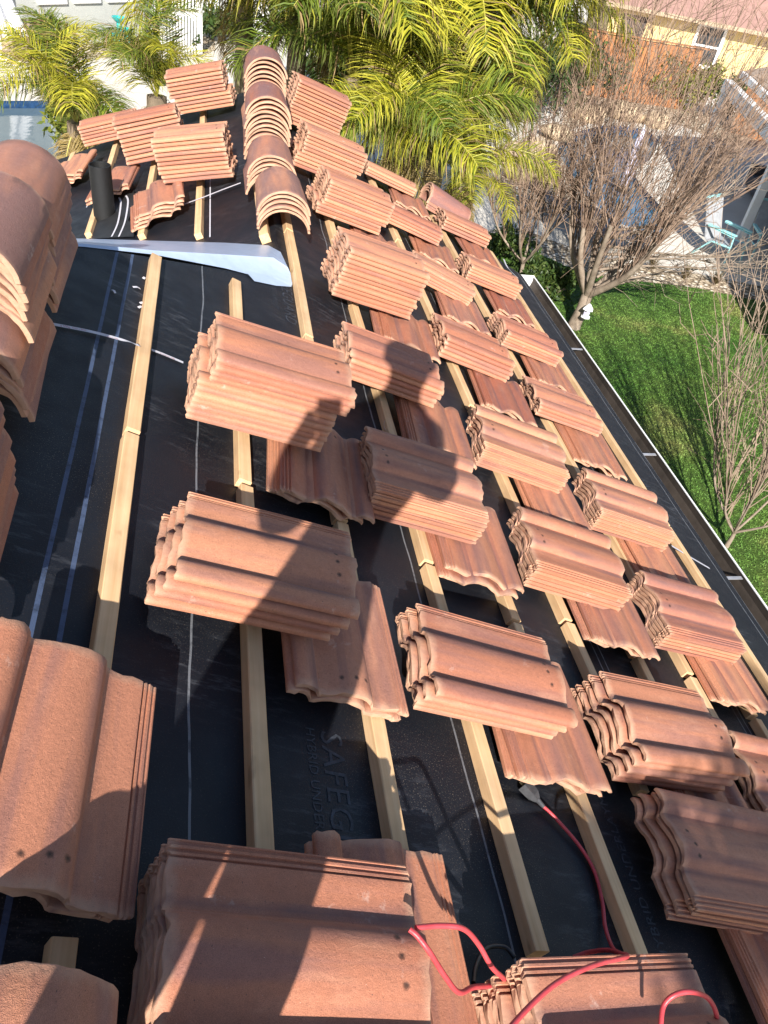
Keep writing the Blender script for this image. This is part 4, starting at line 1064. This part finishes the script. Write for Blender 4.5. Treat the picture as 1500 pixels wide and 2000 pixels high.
# ------------------------------------------------------------------ left yard: neighbour house, gates, fountain
WA = G(0,97,ZG); WB = G(284,79,ZG); wu = unit(WB-WA); wn = np.array([wu[1], -wu[0], 0.0])      # wall direction and outward normal
if wn @ (CAM-WA) < 0: wn = -wn
nh = thing('grey_house', 'grey stucco house wall with three white framed windows at upper left', 'house', WA)
def onn(o): o.parent = nh; o.matrix_parent_inverse = Matrix.Translation(-Vector(WA)); return o
b = MB(); b.frame_box(WA-wu*9-wn*.002, wu*(9+np.linalg.norm(WB-WA)), -wn*7, np.array([0,0,4.2])); onn(b.build('wall', M_STUCCO))
for x0,x1,y,ci in ((73,129,7,'first'),(142,195,5,'second'),(208,258,3,'third')):
    P0 = onplane(x0, y, WA, wn); P1 = onplane(x1, y, WA, wn); w0 = (P1-P0)@wu; zz = min(P0[2], P1[2]); O = np.array([P0[0],P0[1],zz])
    b = MB(); fwid = .09
    for (u,v,ww,hh) in ((0,0,w0,fwid),(0,1.3,w0,fwid),(0,fwid,fwid,1.3-fwid),(w0-fwid,fwid,fwid,1.3-fwid)): b.frame_box(O+wu*u+np.array([0,0,v]), wu*ww, wn*.06, np.array([0,0,hh]))
    wf = onn(b.build('window', M_WHITE)); b = MB(); b.frame_box(O+wu*fwid+np.array([0,0,fwid]), wu*(w0-2*fwid), wn*.02, np.array([0,0,1.3-fwid])); b.build('pane', M_GLASSR if ci == 'second' else M_GLASS, wf)
b = MB(); b.frame_box(WB+wu*.002-wn*2.2, wu*1.6, -wn*4, np.array([0,0,4.2])); onn(b.build('side_wall', M_STUCCO))
def picket(label, a, bq, h, gap=.105, pw=.06, posts=(True,True)):
    a = np.array(a); bq = np.array(bq); u = unit(bq-a); ln = np.linalg.norm(bq-a); nv = np.array([u[1],-u[0],0])
    t = thing('picket_gate', label, 'fence', a, 0, 'white picket fence and gates')
    b = MB(); k = int(ln/gap)
    for i in range(k+1):
        c = u*(i*ln/k)-u*pw/2; b.frame_box(c, u*pw, nv*.018, np.array([0,0,h]))
    b.build('picket_panel', M_WHITE, t)
    for z in (.12, h-.18):
        b = MB(); b.frame_box(np.array([0,0,z])-nv*.033, u*ln, nv*.032, np.array([0,0,.09])); b.build('rail', M_WHITE, t)
    for i, on in enumerate(posts):
        if on:
            b = MB(); c = u*(ln+.08 if i else -.08); b.frame_box(c-u*.06-nv*.06, u*.12, nv*.12, np.array([0,0,h+.12])); b.build('post', M_WHITE, t)
picket('white picket gate right of the grey house, partly behind palm leaves', G(286,72,ZG), G(322,70,ZG), 1.2)
picket('low white picket gate standing open in front of the others', G(324,112,ZG), G(386,106,ZG), 1.15)
picket('tall white picket gate at the top left of centre', G(425,72,ZG), G(522,70,ZG), 1.75)
picket('white picket fence between the tall gate and the low one', G(330,66,ZG), G(410,72,ZG), 1.75, posts=(False,False))
picket('white picket fence seen through the palm leaves', G(700,150,ZG), G(800,160,ZG), 1.7)
# teal fountain
f = thing('fountain', 'teal three bowl garden fountain on a black basin by the grey wall', 'fountain', G(236,97,ZG))
def bowl(c, rw, hh): return [(0.03,c-hh*.9),(rw*.45,c-hh*.8),(rw*.9,c-hh*.25),(rw,c),(rw*.93,c+.004),(rw*.8,c-hh*.2),(rw*.3,c-hh*.55),(0,c-hh*.6)]
b = MB(); b.lathe([(0,0),(.26,0),(.30,.10),(.28,.20),(.22,.20),(.2,.17),(0,.17)], n=22); b.box(-.06,.34,-.05,.2,0,.14); b.build('basin', M_BLACKPLASTIC, f, 40)
for dx,dz,rw,hh,bot in ((-.0,.78,.20,.16,.2),(.19,.53,.17,.14,.2),(-.11,.36,.18,.13,.2)):
    b = MB(); b.lathe(bowl(dz,rw,hh), (dx,0,0), 22); b.build('bowl', M_TEAL, f, 50)
    b = MB(); b.lathe([(.085,bot),(.075,dz-hh*.75)], (dx,0,0), 16); b.build('column', M_TEAL, f, 50)
# draped tan cover
b = MB(); n = 26; vs = []; rr = random.Random(3)
for i,z in enumerate((0,.2,.45,.65,.75,.78)):
    for k in range(n):
        a = 2*math.pi*k/n; rad_ = (.52,.50,.46,.42,.30,.05)[i]*(1+.06*math.sin(5*a+i)+.04*math.sin(11*a)); vs.append((rad_*math.cos(a)*1.1, rad_*math.sin(a), z+.03*math.sin(3*a)*(i>2)))
b.add(vs, [(i*n+k, i*n+(k+1)%n, (i+1)*n+(k+1)%n, (i+1)*n+k) for i in range(5) for k in range(n)])
o = b.build('covered_grill', M_COVER, None, 70, loc=G(38,108,ZG)); tag(o, 'tan fabric cover draped over a grill beside the gravel bed', 'grill cover')
# white cloth sail hanging diagonally from its pole
C1 = onplane(-30,-40, WA+wn*1.0, wn); C2 = onplane(8,-40, WA+wn*.9, wn); C3 = onplane(55,68, WA+wn*1.2, wn); C4 = onplane(8,80, WA+wn*1.3, wn); b = MB(); g_ = 10; vs = []
for i in range(g_+1):
    for k in range(g_+1):
        u, v = i/g_, k/g_; P = (C1*(1-u)+C2*u)*(1-v)+(C4*(1-u)+C3*u)*v; vs.append(P+wn*(.10*math.sin(u*9)*(.3+v))+np.array([0,0,-.06*math.sin(v*3.1)]))
b.add(vs, [(i*(g_+1)+k, i*(g_+1)+k+1, (i+1)*(g_+1)+k+1, (i+1)*(g_+1)+k) for i in range(g_) for k in range(g_)])
us = thing('patio_umbrella', 'folded white patio umbrella leaning at the upper left corner', 'umbrella', G(5,112,ZG))
uo = G(5,112,ZG); o = b.build('canopy', M_CLOTH, us, 80); o.matrix_parent_inverse = Matrix.Translation(-Vector(uo))
sl_ = o.modifiers.new('thick','SOLIDIFY'); sl_.thickness = .012
b = MB(); b.tube([(0,0,0),(0,0,2.6)], .025, 8); b.build('pole', M_WHITE, us, 50); b = MB(); b.lathe([(0,0),(.28,0),(.28,.05),(.05,.09),(0,.09)], n=18); b.build('base', M_WHITE, us, 40)
# brown wooden chair
ch = thing('wooden_chair', 'brown wooden chair against the grey wall under the first window', 'chair', G(90,95,ZG)+wn*.2, math.atan2(wu[1],wu[0]))
b = MB(); [b.box(-.30,.30,-.30+.1*i,-.21+.1*i,.40,.43) for i in range(6)]; b.build('seat', M_CHAIRWOOD, ch)
b = MB(); [b.frame_box((-.30+.1*i,.28,.42),(.085,0,0),(0,.03,0),(0,.28,.65)) for i in range(6)]; b.build('backrest', M_CHAIRWOOD, ch)
for x_ in (-.33,.29):
    for y_ in (-.3,.25):
        b = MB(); b.box(x_,x_+.05,y_,y_+.05,0,.62 if y_ < 0 else .40); b.build('leg', M_CHAIRWOOD, ch)
    b = MB(); b.box(x_-.02,x_+.07,-.32,.3,.621,.65); b.build('armrest', M_CHAIRWOOD, ch)

# ------------------------------------------------------------------ right yard
hdx = unit(np.array([.958,-.287,0])); hnx = np.array([hdx[1],-hdx[0],0]); 
if hnx@(CAM) < 0 and hnx[1] > 0: hnx = -hnx
YO = G(1172,118,ZG); 
if hnx@(CAM-YO) < 0: hnx = -hnx
yh = thing('yellow_house', 'yellow stucco house with pink tiled roof at the upper right', 'house', YO)
def ony(o): o.parent = yh; o.matrix_parent_inverse = Matrix.Translation(-Vector(YO)); return o
eave = onplane(1420,42,YO,hnx)[2]; hw = eave-ZG
b = MB(); b.frame_box(YO-hdx*.1, hdx*20, -hnx*8, np.array([0,0,hw])); ony(b.build('wall', M_YELLOW))
def rect_on(x0,y0,x1,y1): 
    A_ = onplane(x0,y0,YO,hnx); B_ = onplane(x1,y1,YO,hnx); return (A_-YO)@hdx, A_[2], (B_-YO)@hdx, B_[2]
def window(x0,y0,x1,y1,glass,fw_=.12,mid=True,name='window'):
    u0,z1,u1,z0 = rect_on(x0,y0,x1,y1); 
    if u1 < u0: u0,u1 = u1,u0
    w0, h0 = u1-u0, z1-z0; O = np.array([*(YO+hdx*u0)[:2], z0]); b = MB()
    L4 = [(0,0,w0,fw_),(0,h0-fw_,w0,fw_),(0,fw_,fw_,h0-2*fw_),(w0-fw_,fw_,fw_,h0-2*fw_)]
    if mid: L4.append((fw_,h0/2-.04,w0-2*fw_,.08))
    for (u,v,ww,hh) in L4: b.frame_box(O+hdx*u+np.array([0,0,v]), hdx*ww, hnx*.08, np.array([0,0,hh]))
    wf = ony(b.build(name, M_WHITE if glass is M_GLASS else M_YELLOW)); b = MB()
    b.frame_box(O+hdx*(fw_-.01)+np.array([0,0,fw_-.01]), hdx*(w0-2*fw_+.02), hnx*.03, np.array([0,0,h0-2*fw_+.02])); b.build('pane', glass, wf)
window(1366,42,1392,137,M_GLASS)
window(1212,10,1252,112,M_DARKWALL,.22,False,'opening')
b = MB(); eb = np.array([*YO[:2], ZG+hw])
b.add([eb-hdx*.5+hnx*.5-np.array([0,0,.05]), eb+hdx*20+hnx*.5-np.array([0,0,.05]), eb+hdx*20-hnx*5+np.array([0,0,2.2]), eb-hdx*.5-hnx*5+np.array([0,0,2.2]),
       eb-hdx*.5+hnx*.5-np.array([0,0,.15]), eb+hdx*20+hnx*.5-np.array([0,0,.15]), eb+hdx*20-hnx*5+np.array([0,0,2.1]), eb-hdx*.5-hnx*5+np.array([0,0,2.1])],
      [(0,1,2,3),(7,6,5,4),(0,4,5,1),(1,5,6,2),(2,6,7,3),(3,7,4,0)]); ony(b.build('roof', M_SHINGLE))
b = MB(); b.frame_box(eb-hdx*.5+hnx*.502-np.array([0,0,.2]), hdx*20.5, hnx*.12, np.array([0,0,.14])); ony(b.build('gutter', simple('tan_gutter',(.36,.27,.18),.5)))
# redwood fence
FA = G(1095,178,ZG); FB = G(1340,216,ZG); fu = unit(FB-FA); fn = np.array([fu[1],-fu[0],0]); ln = np.linalg.norm(FB-FA)
ft = thing('wooden_fence', 'brown redwood board fence below the yellow house', 'fence', FA)
b = MB(); k = int(ln/.15); rr = random.Random(8)
for i in range(k): b.frame_box(fu*(i*.15), fu*.143, fn*.02, np.array([0,0,1.85+rr.uniform(-.01,.01)]))
b.build('board_panel', M_FENCEWOOD, ft)
b = MB(); b.frame_box(np.array([0,0,1.87])-fn*.05, fu*ln, fn*.14, np.array([0,0,.04])); b.build('cap_rail', M_FENCEWOOD, ft)
FA = G(1425,258,ZG); FB = G(1640,320,ZG); fu = unit(FB-FA); fn = np.array([fu[1],-fu[0],0]); ln = np.linalg.norm(FB-FA)
ft = thing('wooden_fence', 'orange brown board fence seen under the patio cover roof', 'fence', FA)
b = MB()
for i in range(int(ln/.15)): b.frame_box(fu*(i*.15), fu*.143, fn*.02, np.array([0,0,1.75+rr.uniform(-.01,.01)]))
b.build('board_panel', M_FENCEWOOD, ft)
# patio cover at the right
P1 = G(1355,337,ZG); P2 = G(1436,486,ZG); cu = unit(P2-P1); cn = np.array([-cu[1],cu[0],0]); 
if cn[0] < 0: cn = -cn
pc_ = thing('patio_cover', 'white posted patio cover with tiled roof and deep shade at right', 'patio cover', P1)
def onp(o): o.parent = pc_; o.matrix_parent_inverse = Matrix.Translation(-Vector(P1)); return o
pn_ = np.array([(CAM-P1)[0],(CAM-P1)[1],0]); zt = onplane(1420,182,P1,pn_)[2]; hp_ = zt-ZG; zg_ = onplane(1434,134,P1,pn_)[2]
for P_ in (P1, P2, P2+cu*5.4):
    b = MB(); b.frame_box(P_-cu*.08-cn*.08, cu*.16, cn*.16, np.array([0,0,hp_-.001])); onp(b.build('post', M_WHITE))
b = MB(); b.frame_box(P1-cu*.15-cn*.1+np.array([0,0,hp_]), cu*13, cn*.2, np.array([0,0,.28])); onp(b.build('beam', M_WHITE))
e0 = P1-cu*.1+cn*.30; e0 = np.array([e0[0],e0[1],zg_]); b = MB(); e1 = e0+cu*14; e2 = e1+cn*6+np.array([0,0,2.2]); e3 = e0+cn*6+np.array([0,0,2.2]); dz = np.array([0,0,-.1])
b.add([e0,e1,e2,e3,e0+dz,e1+dz,e2+dz,e3+dz], [(3,2,1,0),(4,5,6,7),(0,1,5,4),(1,2,6,5),(2,3,7,6),(3,0,4,7)]); onp(b.build('roof', M_TANROOF))
b = MB(); b.frame_box(e0-cn*.13+np.array([0,0,-.16]), cu*14, cn*.125, np.array([0,0,.14])); onp(b.build('gutter', M_WHITE))
b = MB(); b.frame_box(P1+cn*4.2-cu*.8, cu*13, cn*.2, np.array([0,0,hp_+1.0])); onp(b.build('back_wall', M_DARKWALL))  # wall coloured dark to stand in for the shade under the cover
b = MB(); b.frame_box(P1+cu*7.5+cn*.3, cu*.2, cn*3.8, np.array([0,0,hp_-.01])); onp(b.build('side_wall', M_DARKWALL))  # unseen dark end wall, added to keep sun from under the cover
st_ = thing('outdoor_sofa', 'dark outdoor sofa in the shade of the patio cover', 'sofa', P1+cu*1.6+cn*1.6, math.atan2(cu[1],cu[0]))
b = MB(); b.box(-.9,.9,-.4,.4,.12,.42); b.build('seat', M_DARKFAB, st_); b = MB(); b.box(-.9,.9,.401,.6,.12,.85); b.build('backrest', M_DARKFAB, st_)
for s_ in (-1,1): b = MB(); b.box(s_*1.0-.098,s_*1.0+.098,-.4,.6,.12,.62); b.build('armrest', M_DARKFAB, st_)
b = MB(); [b.box(x_,x_+.08,y_,y_+.08,0,.119) for x_ in (-.9,.82) for y_ in (-.35,.45)]; b.build('leg', M_BLACKPLASTIC, st_)
# loungers
def lounger(label, a, bq, group):
    a, bq = np.array(a), np.array(bq); ang = math.atan2(bq[1]-a[1], bq[0]-a[0]); t = thing('sun_lounger', label, 'sun lounger', (*( (a+bq)/2 )[:2], ZG), ang, group)
    ln = 1.95
    b = MB(); g_ = 12; vs = []
    prof_ = [(-ln/2,.62),(-ln/2+.35,.47),(-.35,.33),(-.1,.30),(.35,.36),(.62,.30),(ln/2,.22)]
    for x_,z_ in prof_: vs += [(x_,-.31,z_),(x_,.31,z_),(x_,.31,z_-.05),(x_,-.31,z_-.05)]
    fs = [(i*4+k, (i+1)*4+k, (i+1)*4+(k+1)%4, i*4+(k+1)%4) for i in range(len(prof_)-1) for k in range(4)]+[(0,1,2,3),(27,26,25,24)]
    b.add(vs, fs); me = b.mesh('sling', M_DARKFAB); bm = bmesh.new(); bm.from_mesh(me); bmesh.ops.recalc_face_normals(bm, faces=bm.faces); bm.to_mesh(me); bm.free(); link('sling', me, t)
    for y_ in (-.345,.315):
        b = MB(); b.tube([(x_,y_+.015,z_-.03) for x_,z_ in prof_], .022, 6); b.build('side_rail', M_BLACKPLASTIC, t, 50)
        for x_,z_ in ((-.6,.42),(.55,.30)): b = MB(); b.tube([(x_,y_+.015,z_),(x_+.08,y_+.015,0)], .02, 6); b.build('leg', M_BLACKPLASTIC, t, 50)
    b = MB(); b.cbox((-.8,0,.60),.26,.5,.07); b.build('headrest', M_DARKFAB, t)
lounger('dark sun lounger nearest the pool edge, behind the bare tree', G(1040,418,ZG), G(1180,452,ZG), 'dark loungers by the pool')
lounger('dark sun lounger nearest the lawn, in front of the other', G(1100,462,ZG), G(1240,496,ZG), 'dark loungers by the pool')
def sling_chair(label, at_, ang):
    t = thing('patio_chair', label, 'patio chair', at_, ang, 'turquoise framed patio chairs')
    b = MB(); b.frame_box((-.28,-.28,.36),(.56,0,0),(0,.52,-.05),(0,.004,.03)); b.build('seat', M_GREYFAB, t)
    b = MB(); b.frame_box((-.28,.245,.33),(.56,0,0),(0,.30,.72),(0,.03,-.012)); b.build('backrest', M_GREYFAB, t)
    for x_ in (-.31,.31):
        b = MB(); b.tube([(x_,-.34,0),(x_,-.30,.58),(x_,.30,.60)], .019, 6); b.tube([(x_,.40,0),(x_,.10,.36),(x_,-.30,.38)], .019, 6); b.build('leg', M_TURQ, t, 50)
        b = MB(); b.cbox((x_,-.02,.625),.07,.62,.025); b.build('armrest', M_TURQ, t)
    b = MB(); b.frame_box((-.31,.54,1.03),(.62,0,0),(0,.03,.0),(0,0,.05)); b.build('top_rail', M_TURQ, t)
sling_chair('turquoise framed patio chair left of the white post base', G(1400,505,ZG), .5)
sling_chair('turquoise framed patio chair with grey back right of the post base', G(1482,512,ZG), -.3)
# closed lilac umbrella
ub = G(1216,372,ZG); t = thing('closed_umbrella', 'closed lilac patio umbrella standing by the pool', 'umbrella', ub)
b = MB(); b.lathe([(.02,.12),(.12,.14),(.13,.5),(.11,.92),(.05,.93),(.05,.96),(.10,.97),(.085,1.25),(.02,1.38),(0,1.4)], n=12); b.build('canopy', M_LILAC, t, 50)
b = MB(); b.tube([(0,0,0),(0,0,1.45)], .02, 8); b.build('pole', M_WHITE, t, 50); b = MB(); b.lathe([(0,0),(.22,0),(.22,.05),(.04,.08),(0,.08)], n=16); b.build('base', M_BLACKPLASTIC, t, 40)
# boulders round the pool
def rock(label, c, s, seed):
    r = np.random.default_rng(seed); bm = bmesh.new(); bmesh.ops.create_icosphere(bm, subdivisions=3, radius=1)
    off = r.normal(size=(6,3))
    for v in bm.verts:
        d_ = np.array(v.co); k = 1+.16*math.sin(d_@off[0]*1.6+off[1][0])+.10*math.sin(d_@off[2]*3+off[3][0])+.05*math.sin(d_@off[4]*6); v.co = Vector(d_*k*np.array(s))
    me = D.meshes.new('boulder'); bm.to_mesh(me); bm.free(); me.materials.append(M_ROCK); me.polygons.foreach_set('use_smooth',[True]*len(me.polygons))
    o = link('boulder', me, loc=(c[0],c[1],ZG+s[2]*.45)); tag(o, label, 'boulder', 'tan boulders around the pool')
for i,(x,y,s,l) in enumerate([(1000,318,.55,'leftmost tan boulder beside the palm leaves'),(1028,352,.5,'tan boulder nearest the loungers'),(1048,300,.45,'tan boulder behind the leftmost one by the pool'),(1060,340,.38,'small tan boulder at the pool bend'),(1085,270,.45,'tan boulder at the far pool corner'),(1150,236,.5,'tan boulder on the far pool rim below the fence'),(1215,232,.55,'tan boulder behind the lilac umbrella'),(1275,245,.5,'rightmost tan boulder on the far pool rim')]):
    rock(l, G(x,y,ZG), (s,s*.8,s*.6), 200+i)
